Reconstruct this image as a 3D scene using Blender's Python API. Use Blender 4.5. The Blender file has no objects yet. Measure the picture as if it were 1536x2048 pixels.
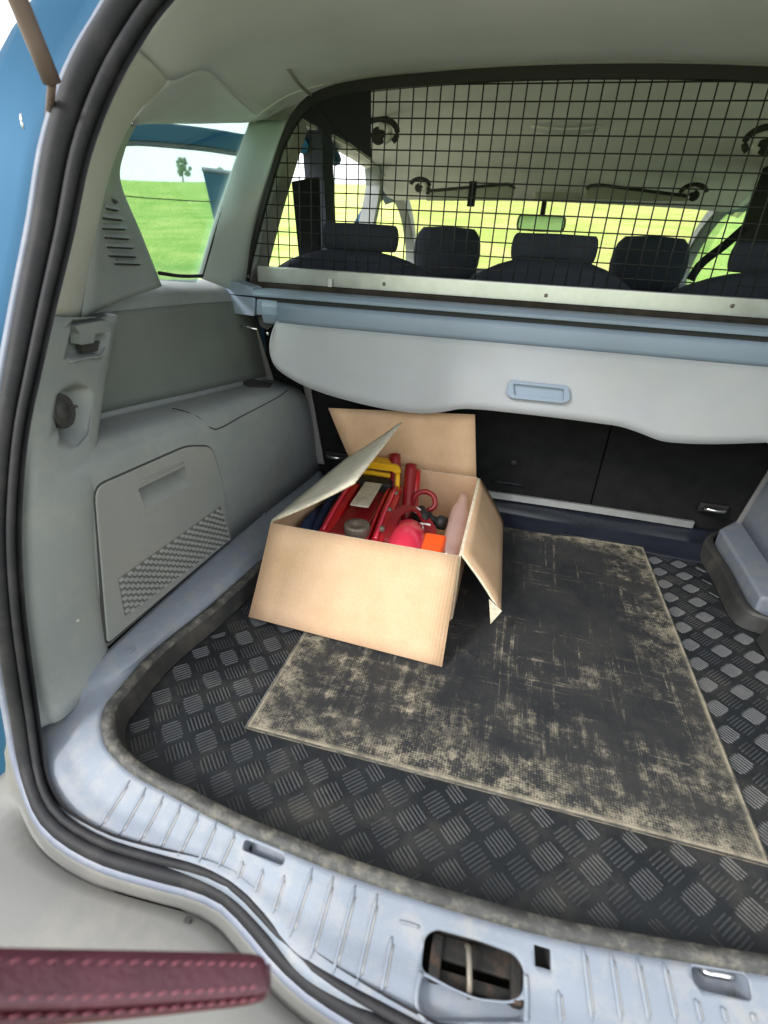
import bpy, bmesh, math, random
from mathutils import Vector, Matrix
from mathutils.bvhtree import BVHTree
random.seed(7)
sc = bpy.context.scene
COL = sc.collection
V = Vector
# ------------------------------------------------------------ camera
RX = V((0.96693601, 0.2494697, 0.05291146))
DN = V((0.15709824, -0.41925735, -0.89417192))
FW = V((-0.20088529, 0.87291932, -0.44458628))
CAM = V((0, 0, 0.55))
FPX = 1025.0
cd = bpy.data.cameras.new('camera')
cam = bpy.data.objects.new('camera', cd)
COL.objects.link(cam)
sc.camera = cam
m = Matrix((RX, -DN, -FW)).transposed().to_4x4()
m.translation = CAM
cam.matrix_world = m
cd.sensor_fit = 'VERTICAL'
cd.sensor_height = 36
cd.lens = 36 * FPX / 2048
cd.clip_start = 0.02
cd.clip_end = 3000
cd.dof.use_dof = True
cd.dof.focus_distance = 0.95
cd.dof.aperture_fstop = 5.0
# ------------------------------------------------------------ sky and sun
world = bpy.data.worlds.new("World")
sc.world = world
world.use_nodes = True
wn = world.node_tree
for n_ in list(wn.nodes):
    wn.nodes.remove(n_)
w_out = wn.nodes.new('ShaderNodeOutputWorld')
w_bg = wn.nodes.new('ShaderNodeBackground')
w_bg2 = wn.nodes.new('ShaderNodeBackground')
w_mix = wn.nodes.new('ShaderNodeMixShader')
w_sky = wn.nodes.new('ShaderNodeTexSky')
w_sky.sky_type = 'NISHITA'
w_sky.sun_disc = False
w_sky.sun_elevation = math.radians(38)
w_sky.sun_rotation = math.radians(222)
w_sky.air_density = 1.0
w_sky.dust_density = 2.0
w_bg.inputs[1].default_value = 0.13
w_bg2.inputs[0].default_value = (0.95, 0.97, 1.0, 1)
w_bg2.inputs[1].default_value = 1.05
w_tc = wn.nodes.new('ShaderNodeTexCoord')
w_no = wn.nodes.new('ShaderNodeTexNoise')
w_no.inputs['Scale'].default_value = 2.2
w_no.inputs['Detail'].default_value = 6
w_rmp = wn.nodes.new('ShaderNodeMapRange')
w_rmp.inputs[1].default_value = 0.35
w_rmp.inputs[2].default_value = 0.6
w_rmp.inputs[3].default_value = 0.75
w_rmp.inputs[4].default_value = 0.95
wn.links.new(w_tc.outputs['Generated'], w_no.inputs['Vector'])
wn.links.new(w_no.outputs['Fac'], w_rmp.inputs[0])
wn.links.new(w_rmp.outputs[0], w_mix.inputs[0])
wn.links.new(w_sky.outputs[0], w_bg.inputs[0])
wn.links.new(w_bg.outputs[0], w_mix.inputs[1])
wn.links.new(w_bg2.outputs[0], w_mix.inputs[2])
wn.links.new(w_mix.outputs[0], w_out.inputs[0])
sd = bpy.data.lights.new('sun', 'SUN')
sd.energy = 1.2
sd.angle = math.radians(14)
sd.color = (1.0, 0.98, 0.94)
sun = bpy.data.objects.new('sun', sd)
COL.objects.link(sun)
# sun stands behind the car, a little to the right, matching the sky's rotation
SUN_AZ = math.radians(222)
SUN_EL = math.radians(38)
sdir = V((math.sin(SUN_AZ) * math.cos(SUN_EL), math.cos(SUN_AZ) * math.cos(SUN_EL), math.sin(SUN_EL)))
sun.rotation_euler = (-sdir).to_track_quat('-Z', 'Y').to_euler()
sun.location = sdir * 20
vs = sc.view_settings
sc.display_settings.display_device = 'sRGB'
vs.view_transform = 'Standard'
vs.look = 'None'
vs.exposure = 1.42
vs.gamma = 1
vs.use_curve_mapping = False
sc.cycles.max_bounces = 10
sc.cycles.diffuse_bounces = 6
sc.cycles.glossy_bounces = 4
sc.cycles.transparent_max_bounces = 24
sc.cycles.caustics_reflective = False
sc.cycles.caustics_refractive = False
sc.cycles.use_denoising = True

# ------------------------------------------------------------ measuring helpers
def ray(p):
    a, b = (p[0] - 768) / FPX, (p[1] - 1024) / FPX
    return RX * a + DN * b + FW
def U(p, **k):
    """the point seen at photo position p on the plane x=, y= or z="""
    (ax, v), = k.items()
    i = 'xyz'.index(ax)
    w = ray(p)
    return CAM + w * ((v - CAM[i]) / w[i])
def UP(p, pt, nrm):
    w = ray(p)
    return CAM + w * ((V(pt) - CAM).dot(V(nrm)) / w.dot(V(nrm)))
def MX(P):
    """mirror about the car's centre line"""
    return V((0.09 - P[0], P[1], P[2]))
def catmull(P, n, closed=False):
    P = [V(p) for p in P]
    N = len(P)
    if N == 2 and not closed:
        return [P[0].lerp(P[1], i / (n - 1)) for i in range(n)]
    segs = N if closed else N - 1
    dense = []
    for s in range(segs):
        if closed:
            a, b, c, d = P[(s - 1) % N], P[s], P[(s + 1) % N], P[(s + 2) % N]
        else:
            b, c = P[s], P[s + 1]
            a = P[s - 1] if s > 0 else b * 2 - c
            d = P[s + 2] if s + 2 < N else c * 2 - b
        t1 = max((b - a).length, 1e-6) ** .5
        t2 = max((c - b).length, 1e-6) ** .5
        t3 = max((d - c).length, 1e-6) ** .5
        m1 = (c - b) + (b - a) * (t2 / t1) - (c - a) * (t2 / (t1 + t2))
        m2 = (c - b) + (d - c) * (t2 / t3) - (d - b) * (t2 / (t2 + t3))
        for j in range(12):
            t = j / 12
            dense.append(b * (2*t**3 - 3*t**2 + 1) + m1 * (t**3 - 2*t**2 + t) + c * (-2*t**3 + 3*t**2) + m2 * (t**3 - t**2))
    dense.append(P[0].copy() if closed else P[-1].copy())
    L = [0]
    for i in range(1, len(dense)):
        L.append(L[-1] + (dense[i] - dense[i-1]).length)
    out = []
    k = 0
    cnt = n if closed else n - 1
    for i in range(n):
        s = L[-1] * i / cnt
        while k < len(L) - 2 and L[k+1] < s:
            k += 1
        f = (s - L[k]) / max(L[k+1] - L[k], 1e-9)
        out.append(dense[k].lerp(dense[k+1], min(max(f, 0), 1)))
    return out
def spline_param(P, ts):
    """smooth curve through P sampled at parameters given in control-index units"""
    out = []
    N = len(P)
    for t in ts:
        s = min(int(t), N - 2)
        u = t - s
        b, c = P[s], P[s+1]
        a = P[s-1] if s > 0 else b * 2 - c
        d = P[s+2] if s + 2 < N else c * 2 - b
        out.append(0.5 * ((2*b) + (c - a)*u + (2*a - 5*b + 4*c - d)*u*u + (3*b - a - 3*c + d)*u**3))
    return out

# ------------------------------------------------------------ materials
def nodes(name):
    m = bpy.data.materials.new(name)
    m.use_nodes = True
    nt = m.node_tree
    return m, nt, nt.nodes['Principled BSDF']
def pm(name, col, rough=.5, metal=0, grain=0, gscale=900, var=.12, vscale=9, dirt=None, dirt_amt=.0, spec=.5, coat=0, dscale=25):
    m, nt, b = nodes(name)
    N, L = nt.nodes.new, nt.links.new
    tc = N('ShaderNodeTexCoord')
    no = N('ShaderNodeTexNoise'); no.inputs['Scale'].default_value = vscale; no.inputs['Detail'].default_value = 5
    L(tc.outputs['Object'], no.inputs['Vector'])
    mr = N('ShaderNodeMapRange'); mr.inputs[1].default_value = .3; mr.inputs[2].default_value = .7
    mr.inputs[3].default_value = 1 - var; mr.inputs[4].default_value = 1 + var
    L(no.outputs['Fac'], mr.inputs[0])
    mul = N('ShaderNodeVectorMath'); mul.operation = 'SCALE'
    mul.inputs[0].default_value = col[:3]
    L(mr.outputs[0], mul.inputs['Scale'])
    src = mul.outputs[0]
    if dirt:
        n2 = N('ShaderNodeTexNoise'); n2.inputs['Scale'].default_value = dscale; n2.inputs['Detail'].default_value = 9; n2.inputs['Roughness'].default_value = .7
        L(tc.outputs['Object'], n2.inputs['Vector'])
        m2 = N('ShaderNodeMapRange'); m2.inputs[1].default_value = .48; m2.inputs[2].default_value = .7
        m2.inputs[3].default_value = 0; m2.inputs[4].default_value = dirt_amt
        L(n2.outputs['Fac'], m2.inputs[0])
        mx = N('ShaderNodeMix'); mx.data_type = 'RGBA'
        L(m2.outputs[0], mx.inputs['Factor']); L(src, mx.inputs['A'])
        mx.inputs['B'].default_value = (*dirt, 1)
        src = mx.outputs['Result']
    L(src, b.inputs['Base Color'])
    b.inputs['Metallic'].default_value = metal
    r2 = N('ShaderNodeMapRange'); r2.inputs[3].default_value = max(rough - .08, .02); r2.inputs[4].default_value = min(rough + .1, 1)
    L(no.outputs['Fac'], r2.inputs[0]); L(r2.outputs[0], b.inputs['Roughness'])
    b.inputs['Specular IOR Level'].default_value = spec
    b.inputs['Coat Weight'].default_value = coat
    if grain:
        g = N('ShaderNodeTexNoise'); g.inputs['Scale'].default_value = gscale; g.inputs['Detail'].default_value = 2
        L(tc.outputs['Object'], g.inputs['Vector'])
        bp = N('ShaderNodeBump'); bp.inputs['Strength'].default_value = grain; bp.inputs['Distance'].default_value = .002
        L(g.outputs['Fac'], bp.inputs['Height']); L(bp.outputs[0], b.inputs['Normal'])
    return m
DUST = (.36, .31, .22)
M = {}
M['trim'] = pm('grey_green_trim_plastic', (.208, .228, .232), .5, grain=.25, gscale=700, var=.07, dirt=(.34, .33, .28), dirt_amt=.3, dscale=20)
M['wall'] = pm('shade_darkened_wall_trim', (.145, .160, .148), .85, grain=.4, gscale=900, var=.1, spec=.2)  # side trim again, with the shade of the recess put into the colour
M['trim_up'] = pm('beige_grey_pillar_plastic', (.43, .43, .395), .55, grain=.2, gscale=700, var=.05)
M['lid'] = pm('warm_grey_lid_plastic', (.218, .228, .226), .5, grain=.25, gscale=700, var=.06, dirt=(.36, .33, .26), dirt_amt=.2, dscale=10)
M['sill'] = pm('blue_grey_sill_plastic', (.180, .205, .250), .5, grain=.25, gscale=800, var=.08, dirt=(.33, .31, .26), dirt_amt=.4, dscale=40)
M['fabric'] = pm('headliner_fabric', (.62, .635, .66), .95, grain=.5, gscale=1200, var=.08, vscale=5, spec=.1)
M['fabric_brightened'] = pm('brightened_cabin_headlining', (.82, .81, .80), .95, grain=.4, gscale=1200, var=.05, vscale=5, spec=.1)  # same lining as over the boot, lightened so the cabin looks brighter lit
M['seal'] = pm('black_rubber_seal', (.013, .013, .016), .58, grain=.1, var=.2, dirt=(.12, .11, .1), dirt_amt=.15, spec=.28)
M['groove'] = pm('dark_gap', (.03, .03, .028), .8)
M['rubber'] = pm('boot_liner_rubber', (.015, .017, .020), .45, grain=.2, gscale=500, var=.25, vscale=14, dirt=DUST, dirt_amt=.09, dscale=11, spec=.25)
M['tread'] = pm('worn_highlight_tread_rubber', (.048, .051, .055), .38, grain=.2, gscale=500, var=.2, vscale=20, dirt=DUST, dirt_amt=.15, dscale=11, spec=.3)  # slight wear, plus the bars' highlights put into a paler rubber
M['rubber_rim'] = pm('dusty_liner_rim', (.045, .045, .043), .6, grain=.5, gscale=300, var=.3, vscale=30, dirt=(.26, .235, .18), dirt_amt=.5, dscale=60)
M['lip'] = pm('glossy_blue_black_rubber', (.016, .019, .028), .28, var=.2)
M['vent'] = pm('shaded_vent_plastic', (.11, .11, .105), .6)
M['rubber_dark'] = pm('liner_wall_rubber', (.03, .03, .03), .55, var=.2, dirt=DUST, dirt_amt=.12)
M['alu'] = pm('brushed_aluminium', (.62, .63, .62), .38, metal=.75, var=.08, vscale=40)
M['chrome'] = pm('bright_metal', (.7, .7, .7), .2, metal=1, var=.05)
M['blackmetal'] = pm('black_painted_metal', (.010, .010, .010), .6, var=.2)
M['blackcloth'] = pm('black_cloth', (.018, .02, .022), .9, var=.15, spec=.2)
M['carpet'] = pm('black_seatback_carpet', (.014, .014, .015), .95, grain=.6, gscale=600, var=.25, vscale=30, spec=.15)
M['carpet_brown'] = pm('dusty_brown_carpet', (.05, .042, .035), .95, grain=.6, gscale=500, var=.3, vscale=30, spec=.1)
M['seat'] = pm('dark_blue_seat_cloth', (.042, .048, .068), .9, grain=.4, gscale=700, var=.2, spec=.2)
M['cover'] = pm('grey_load_cover_cloth', (.405, .42, .455), .65, grain=.3, gscale=800, var=.05, dirt=(.5, .47, .38), dirt_amt=.2, dscale=6)
M['cassette'] = pm('blue_grey_cassette_plastic', (.24, .30, .39), .42, grain=.12, var=.05)
M['pillar_c'] = pm('pale_green_grey_pillar_plastic', (.38, .42, .415), .55, grain=.2, gscale=700, var=.05)
M['strap'] = pm('burgundy_leather', (.068, .016, .028), .42, grain=.35, gscale=260, var=.2, vscale=30)
M['strap_edge'] = pm('burgundy_leather_edge', (.055, .006, .012), .38, grain=.2, gscale=260, var=.2)
M['stitch'] = pm('pink_stitch_thread', (.26, .075, .10), .7)
M['bumper'] = pm('dusty_grey_bumper', (.15, .148, .14), .55, grain=.15, var=.1, vscale=4, dirt=(.26, .24, .2), dirt_amt=.5, dscale=9)
M['flange'] = pm('painted_grey_flange', (.17, .19, .25), .5, var=.06, dirt=(.42, .4, .38), dirt_amt=.3)
M['red'] = pm('red_enamel', (.42, .006, .012), .28, var=.1, coat=.5)
M['darkred'] = pm('dark_red_enamel', (.22, .008, .012), .35, var=.15)
M['pink'] = pm('glossy_pink_red_plastic', (.62, .03, .07), .22, var=.15, coat=.6)
M['yellow'] = pm('yellow_plastic', (.75, .42, .01), .35, var=.08)
M['orange'] = pm('orange_plastic', (.85, .1, .01), .35, var=.06)
M['bluecloth'] = pm('dark_blue_cloth', (.012, .03, .085), .85, var=.3, vscale=40)
M['label'] = pm('cream_jack_label', (.5, .48, .38), .45, var=.2, vscale=60, dirt=(.3, .25, .1), dirt_amt=.5, dscale=90)
M['steel'] = pm('worn_grey_steel', (.2, .18, .15), .5, metal=.5, var=.3, vscale=60, dirt=(.1, .06, .03), dirt_amt=.7, dscale=60)
M['rust'] = pm('rusty_dark_steel', (.012, .012, .011), .75, metal=.2, var=.5, vscale=60, dirt=(.10, .055, .03), dirt_amt=.6, dscale=70)
M['strut'] = pm('dusty_brown_strut', (.13, .09, .085), .5, var=.1)
M['whiteplastic'] = pm('white_plastic', (.7, .7, .68), .4, var=.05)
M['tan'] = pm('grey_metal_frame', (.28, .27, .27), .45, metal=.3, var=.1)
M['trunk'] = pm('tree_bark', (.09, .07, .05), .9, var=.3)
M['leaf'] = pm('haze_paled_leaves', (.24, .34, .22), .8, var=.3, vscale=2)  # haze and overexposure put into the leaf colour
M['bottle'] = pm('clear_pinkish_plastic_wall', (.80, .56, .52), .2, var=.1, coat=.5)
M['bottle'].node_tree.nodes['Principled BSDF'].inputs['Alpha'].default_value = .33
M['tint'] = pm('reflection_tinted_mirror_glass', (.3, .45, .2), .15, metal=1, var=.02)  # reflection of the green field put into the mirror's colour
M['conc'] = pm('gravel_track', (.3, .28, .24), .9, grain=.6, gscale=30, var=.3, vscale=3)
# cardboard : corrugation lines and speckle
def cardboard():
    m, nt, b = nodes('brown_cardboard')
    N, L = nt.nodes.new, nt.links.new
    tc = N('ShaderNodeTexCoord')
    no = N('ShaderNodeTexNoise'); no.inputs['Scale'].default_value = 14; no.inputs['Detail'].default_value = 8
    L(tc.outputs['Object'], no.inputs['Vector'])
    cr = N('ShaderNodeValToRGB')
    cr.color_ramp.elements[0].color = (.53, .345, .205, 1); cr.color_ramp.elements[0].position = .3
    cr.color_ramp.elements[1].color = (.62, .42, .27, 1); cr.color_ramp.elements[1].position = .7
    L(no.outputs['Fac'], cr.inputs[0])
    fb = N('ShaderNodeTexNoise'); fb.inputs['Scale'].default_value = 380; fb.inputs['Detail'].default_value = 3
    L(tc.outputs['Object'], fb.inputs['Vector'])
    mx = N('ShaderNodeMix'); mx.data_type = 'RGBA'; mx.blend_type = 'OVERLAY'
    mx.inputs['Factor'].default_value = .22
    L(cr.outputs[0], mx.inputs['A']); L(fb.outputs['Color'], mx.inputs['B'])
    hs = N('ShaderNodeRGBToBW'); L(fb.outputs['Color'], hs.inputs[0])
    L(hs.outputs[0], mx.inputs['B'])
    L(mx.outputs['Result'], b.inputs['Base Color'])
    wv = N('ShaderNodeTexWave'); wv.inputs['Scale'].default_value = 60; wv.inputs['Distortion'].default_value = .3
    L(tc.outputs['Object'], wv.inputs['Vector'])
    bp = N('ShaderNodeBump'); bp.inputs['Strength'].default_value = .16; bp.inputs['Distance'].default_value = .001
    L(wv.outputs['Fac'], bp.inputs['Height'])
    dn_ = N('ShaderNodeTexNoise'); dn_.inputs['Scale'].default_value = 9; dn_.inputs['Detail'].default_value = 3
    L(tc.outputs['Object'], dn_.inputs['Vector'])
    b2_ = N('ShaderNodeBump'); b2_.inputs['Strength'].default_value = .35; b2_.inputs['Distance'].default_value = .006
    L(dn_.outputs['Fac'], b2_.inputs['Height']); L(bp.outputs[0], b2_.inputs['Normal']); L(b2_.outputs[0], b.inputs['Normal'])
    b.inputs['Roughness'].default_value = .8
    b.inputs['Specular IOR Level'].default_value = .2
    return m
M['card'] = cardboard()
M['card_skylit'] = pm('sky_lit_cardboard', (.60, .56, .45), .8, grain=.2, gscale=300, var=.12, vscale=40)  # ordinary cardboard with grazing sky light put into a paler colour
M['cardedge'] = pm('pale_cut_cardboard', (.62, .55, .42), .85, var=.2, vscale=120)
# body paint
def paint():
    m, nt, b = nodes('metallic_blue_paint')
    b.inputs['Base Color'].default_value = (.004, .060, .125, 1)
    b.inputs['Metallic'].default_value = .35
    b.inputs['Roughness'].default_value = .5
    b.inputs['Coat Weight'].default_value = .0
    b.inputs['Specular IOR Level'].default_value = .25
    b.inputs['Coat Roughness'].default_value = .03
    return m
M['paint'] = paint()
def glass(name, tint, refl=.5, clear=.82):
    m, nt, b = nodes(name)
    N, L = nt.nodes.new, nt.links.new
    nt.nodes.remove(b)
    tr = N('ShaderNodeBsdfTransparent'); tr.inputs[0].default_value = (*[c * clear for c in tint], 1)
    gl = N('ShaderNodeBsdfGlossy'); gl.inputs['Roughness'].default_value = .03
    fr = N('ShaderNodeFresnel'); fr.inputs[0].default_value = 1.5
    ml = N('ShaderNodeMath'); ml.operation = 'MULTIPLY'; ml.inputs[1].default_value = refl
    mx = N('ShaderNodeMixShader')
    L(fr.outputs[0], ml.inputs[0]); L(ml.outputs[0], mx.inputs[0])
    L(tr.outputs[0], mx.inputs[1]); L(gl.outputs[0], mx.inputs[2])
    L(mx.outputs[0], nt.nodes['Material Output'].inputs[0])
    return m
M['glass'] = glass('greenish_window_glass', (.88, 1.0, .96), .5, .93)
M['glass2'] = glass('windscreen_glass', (1.0, 1.0, .95), .35, .95)
# dusty smooth insert of the liner
def dusty():
    m, nt, b = nodes('dusty_anti_slip_rubber')
    N, L = nt.nodes.new, nt.links.new
    tc = N('ShaderNodeTexCoord')
    sp = N('ShaderNodeSeparateXYZ'); L(tc.outputs['Object'], sp.inputs[0])
    def math_(op, a, b_=None, c=None, clamp=False):
        n_ = N('ShaderNodeMath'); n_.operation = op; n_.use_clamp = clamp
        for i, v in enumerate((a, b_, c)):
            if v is None: continue
            if isinstance(v, (int, float)): n_.inputs[i].default_value = v
            else: L(v, n_.inputs[i])
        return n_.outputs[0]
    def noise(scale, det=8, rough=.65, vec=None):
        n_ = N('ShaderNodeTexNoise'); n_.inputs['Scale'].default_value = scale
        n_.inputs['Detail'].default_value = det; n_.inputs['Roughness'].default_value = rough
        L(vec or tc.outputs['Object'], n_.inputs['Vector'])
        return n_.outputs['Fac']
    def mapped(sx, sy):
        mp = N('ShaderNodeMapping'); mp.inputs['Scale'].default_value = (sx, sy, 1)
        L(tc.outputs['Object'], mp.inputs[0]); return mp.outputs[0]
    def ramp(v, a, b_, lo=0., hi=1.):
        r = N('ShaderNodeMapRange'); r.inputs[1].default_value = a; r.inputs[2].default_value = b_
        r.inputs[3].default_value = lo; r.inputs[4].default_value = hi
        L(v, r.inputs[0]); return r.outputs[0]
    x, y = sp.outputs[0], sp.outputs[1]
    # distance to the edges of the insert, object space centred on it: half size .30 x .345
    ex = math_('SUBTRACT', .30, math_('ABSOLUTE', x))
    ey = math_('SUBTRACT', .345, math_('ABSOLUTE', y))
    edge = math_('MINIMUM', ex, ey)
    big = noise(4.2, 6, .6)
    ew = math_('ADD', edge, math_('MULTIPLY', math_('SUBTRACT', big, .5), .22))
    em = ramp(ew, .06, .0)
    fine = noise(230, 4, .8)
    mid = noise(38, 8, .75)
    # fine grid of the anti-slip weave
    wx = N('ShaderNodeTexWave'); wx.bands_direction = 'X'; wx.inputs['Scale'].default_value = 95; wx.inputs['Distortion'].default_value = .6
    wy = N('ShaderNodeTexWave'); wy.bands_direction = 'Y'; wy.inputs['Scale'].default_value = 95; wy.inputs['Distortion'].default_value = .6
    L(tc.outputs['Object'], wx.inputs[0]); L(tc.outputs['Object'], wy.inputs[0])
    grid = math_('MULTIPLY', wx.outputs['Fac'], wy.outputs['Fac'])
    patch = ramp(noise(6.0, 6, .6), .52, .66)
    front = ramp(y, .12, -.30)
    blob = None
    for cx_, cy_, rx_, ry_, am in ((-.20, -.24, .17, .12, 1), (-.06, -.27, .08, .05, .8), (.07, -.27, .12, .085, 1), (.22, -.28, .10, .07, 1), (.26, .14, .055, .22, .9), (-.02, .33, .24, .035, .9), (.13, -.12, .16, .03, .6)):
        dx = math_('DIVIDE', math_('SUBTRACT', x, cx_), rx_); dy = math_('DIVIDE', math_('SUBTRACT', y, cy_), ry_)
        g_ = math_('MULTIPLY', math_('SUBTRACT', 1.25, math_('ADD', math_('MULTIPLY', dx, dx), math_('MULTIPLY', dy, dy))), am)
        blob = g_ if blob is None else math_('MAXIMUM', blob, g_)
    scr = math_('ADD', math_('MULTIPLY', noise(5, 5, .65, mapped(1.2, 9)), .5), math_('MULTIPLY', noise(5, 5, .65, mapped(9, 1.2)), .5))
    patch = math_('MULTIPLY', ramp(blob, -.2, .9), ramp(scr, .465, .60))
    s1 = ramp(noise(6, 5, .6, mapped(20, .8)), .55, .64)     # drag marks running in and out
    s2 = ramp(noise(6, 5, .6, mapped(.8, 22)), .56, .65)     # and across
    streak = math_('MULTIPLY', math_('MAXIMUM', s1, s2), ramp(noise(5, 4, .6), .42, .58))
    dustv = math_('MAXIMUM', math_('MAXIMUM', em, patch), math_('MULTIPLY', streak, .75))
    brk = ramp(math_('ADD', math_('ADD', math_('MULTIPLY', mid, .6), math_('MULTIPLY', fine, .35)), math_('MULTIPLY', grid, .07)), .45, .60)
    dustv = math_('MULTIPLY', dustv, brk, clamp=True)
    rimline = ramp(edge, .008, .002)
    dustv = math_('MAXIMUM', dustv, math_('MULTIPLY', rimline, ramp(mid, .35, .55, .25, .95)))
    film = ramp(noise(9, 8, .7), .35, .8, .0, .10)
    dustv = math_('MAXIMUM', dustv, film)
    mx = N('ShaderNodeMix'); mx.data_type = 'RGBA'
    L(dustv, mx.inputs['Factor'])
    mx.inputs['A'].default_value = (.017, .019, .023, 1)
    mx.inputs['B'].default_value = (.33, .29, .215, 1)
    L(mx.outputs['Result'], b.inputs['Base Color'])
    L(ramp(dustv, 0, 1, .55, .95), b.inputs['Roughness'])
    b.inputs['Specular IOR Level'].default_value = .25
    bp = N('ShaderNodeBump'); bp.inputs['Strength'].default_value = .35; bp.inputs['Distance'].default_value = .001
    L(math_('ADD', math_('MULTIPLY', grid, .4), fine), bp.inputs['Height']); L(bp.outputs[0], b.inputs['Normal'])
    return m
M['dusty'] = dusty()
def field_mat():
    m, nt, b = nodes('grass_field')
    N, L = nt.nodes.new, nt.links.new
    tc = N('ShaderNodeTexCoord')
    def noise(s, d=8):
        n_ = N('ShaderNodeTexNoise'); n_.inputs['Scale'].default_value = s; n_.inputs['Detail'].default_value = d
        L(tc.outputs['Object'], n_.inputs['Vector']); return n_.outputs['Fac']
    cr = N('ShaderNodeValToRGB')
    e = cr.color_ramp.elements
    e[0].position = .42; e[0].color = (.17, .37, .05, 1)
    e[1].position = .60; e[1].color = (.48, .56, .17, 1)
    mm = N('ShaderNodeMix'); mm.inputs['Factor'].default_value = .45
    L(noise(.5, 12), mm.inputs['A']); L(noise(9, 10), mm.inputs['B']); L(mm.outputs['Result'], cr.inputs[0])
    # yellower ahead of the car: the view's overexposure put into the colour
    sp = N('ShaderNodeSeparateXYZ'); L(tc.outputs['Object'], sp.inputs[0])
    at = N('ShaderNodeMath'); at.operation = 'ARCTAN2'
    L(sp.outputs[0], at.inputs[0]); L(sp.outputs[1], at.inputs[1])
    mr = N('ShaderNodeMapRange'); mr.inputs[1].default_value = -.47; mr.inputs[2].default_value = -.33
    L(at.outputs[0], mr.inputs[0])
    mr2 = N('ShaderNodeMapRange'); mr2.inputs[1].default_value = .22; mr2.inputs[2].default_value = .30
    mr2.inputs[3].default_value = 1; mr2.inputs[4].default_value = 0
    L(at.outputs[0], mr2.inputs[0])
    ml = N('ShaderNodeMath'); ml.operation = 'MULTIPLY'; L(mr.outputs[0], ml.inputs[0]); L(mr2.outputs[0], ml.inputs[1])
    mx = N('ShaderNodeMix'); mx.data_type = 'RGBA'
    L(ml.outputs[0], mx.inputs['Factor']); L(cr.outputs[0], mx.inputs['A'])
    c2 = N('ShaderNodeValToRGB'); e = c2.color_ramp.elements
    e[0].position = .43; e[0].color = (.38, .52, .10, 1)
    e[1].position = .58; e[1].color = (.60, .56, .22, 1)
    mm2 = N('ShaderNodeMix'); mm2.inputs['Factor'].default_value = .5
    L(noise(.35, 10), mm2.inputs['A']); L(noise(7, 10), mm2.inputs['B']); L(mm2.outputs['Result'], c2.inputs[0]); L(c2.outputs[0], mx.inputs['B'])
    # near the car the grass is dry straw, paled to bounce neutral light
    ln = N('ShaderNodeVectorMath'); ln.operation = 'LENGTH'; L(tc.outputs['Object'], ln.inputs[0])
    mr3 = N('ShaderNodeMapRange'); mr3.inputs[1].default_value = 15; mr3.inputs[2].default_value = 4.5
    mr3.inputs[4].default_value = 1.7
    L(ln.outputs['Value'], mr3.inputs[0])
    ml3 = N('ShaderNodeMath'); ml3.operation = 'MULTIPLY'; ml3.use_clamp = True; L(mr3.outputs[0], ml3.inputs[0]); L(noise(2.5), ml3.inputs[1])
    mx2 = N('ShaderNodeMix'); mx2.data_type = 'RGBA'
    L(ml3.outputs[0], mx2.inputs['Factor']); L(mx.outputs['Result'], mx2.inputs['A'])
    mx2.inputs['B'].default_value = (.46, .43, .32, 1)
    L(mx2.outputs['Result'], b.inputs['Base Color'])
    b.inputs['Roughness'].default_value = .9
    b.inputs['Specular IOR Level'].default_value = .1
    bp = N('ShaderNodeBump'); bp.inputs['Strength'].default_value = .8; bp.inputs['Distance'].default_value = .08
    L(noise(14), bp.inputs['Height']); L(bp.outputs[0], b.inputs['Normal'])
    return m
M['field'] = field_mat()

# ------------------------------------------------------------ object helpers
def tag(o, label=None, cat=None, group=None, kind=None):
    if label: o['label'] = label
    if cat: o['category'] = cat
    if group: o['group'] = group
    if kind: o['kind'] = kind
    return o
def empty(name, loc=(0, 0, 0)):
    o = bpy.data.objects.new(name, None)
    COL.objects.link(o)
    o.location = loc
    o.empty_display_size = .05
    return o
def child(o, parent):
    if parent is not None:
        o.parent = parent
        o.matrix_parent_inverse = world_of(parent).inverted()
def world_of(o):
    if o.parent is None:
        return o.matrix_basis.copy()
    return world_of(o.parent) @ o.matrix_parent_inverse @ o.matrix_basis
def mesh(name, vs, fs, mat, parent=None, smooth=True, loc=None):
    me = bpy.data.meshes.new(name)
    if loc is not None:
        loc = V(loc)
        vs = [V(v) - loc for v in vs]
    me.from_pydata([tuple(v) for v in vs], [], fs)
    me.materials.append(M[mat] if isinstance(mat, str) else mat)
    me.polygons.foreach_set('use_smooth', [smooth] * len(me.polygons))
    me.update()
    o = bpy.data.objects.new(name, me)
    COL.objects.link(o)
    if loc is not None:
        o.location = loc
    child(o, parent)
    return o
def fixn(o):
    bm = bmesh.new(); bm.from_mesh(o.data)
    bmesh.ops.recalc_face_normals(bm, faces=bm.faces)
    bm.to_mesh(o.data); bm.free()
    return o
def solid(o, t, off=0.):
    md = o.modifiers.new('solidify', 'SOLIDIFY'); md.thickness = t; md.offset = off
    return o
def bevel(o, w, seg=2, ang=35):
    md = o.modifiers.new('bevel', 'BEVEL'); md.width = w; md.segments = seg
    md.limit_method = 'ANGLE'; md.angle_limit = math.radians(ang)
    md.harden_normals = False
    return o
def grid_mesh(name, rows, mat, parent, closed_u=False, closed_v=False, smooth=True):
    nv, nu = len(rows), len(rows[0])
    vs = [p for r in rows for p in r]
    fs = []
    for j in range(nv if closed_v else nv - 1):
        for i in range(nu if closed_u else nu - 1):
            a, b = j * nu + i, j * nu + (i + 1) % nu
            c, d = ((j + 1) % nv) * nu + (i + 1) % nu, ((j + 1) % nv) * nu + i
            fs.append((a, b, c, d))
    return mesh(name, vs, fs, mat, parent, smooth)
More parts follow.
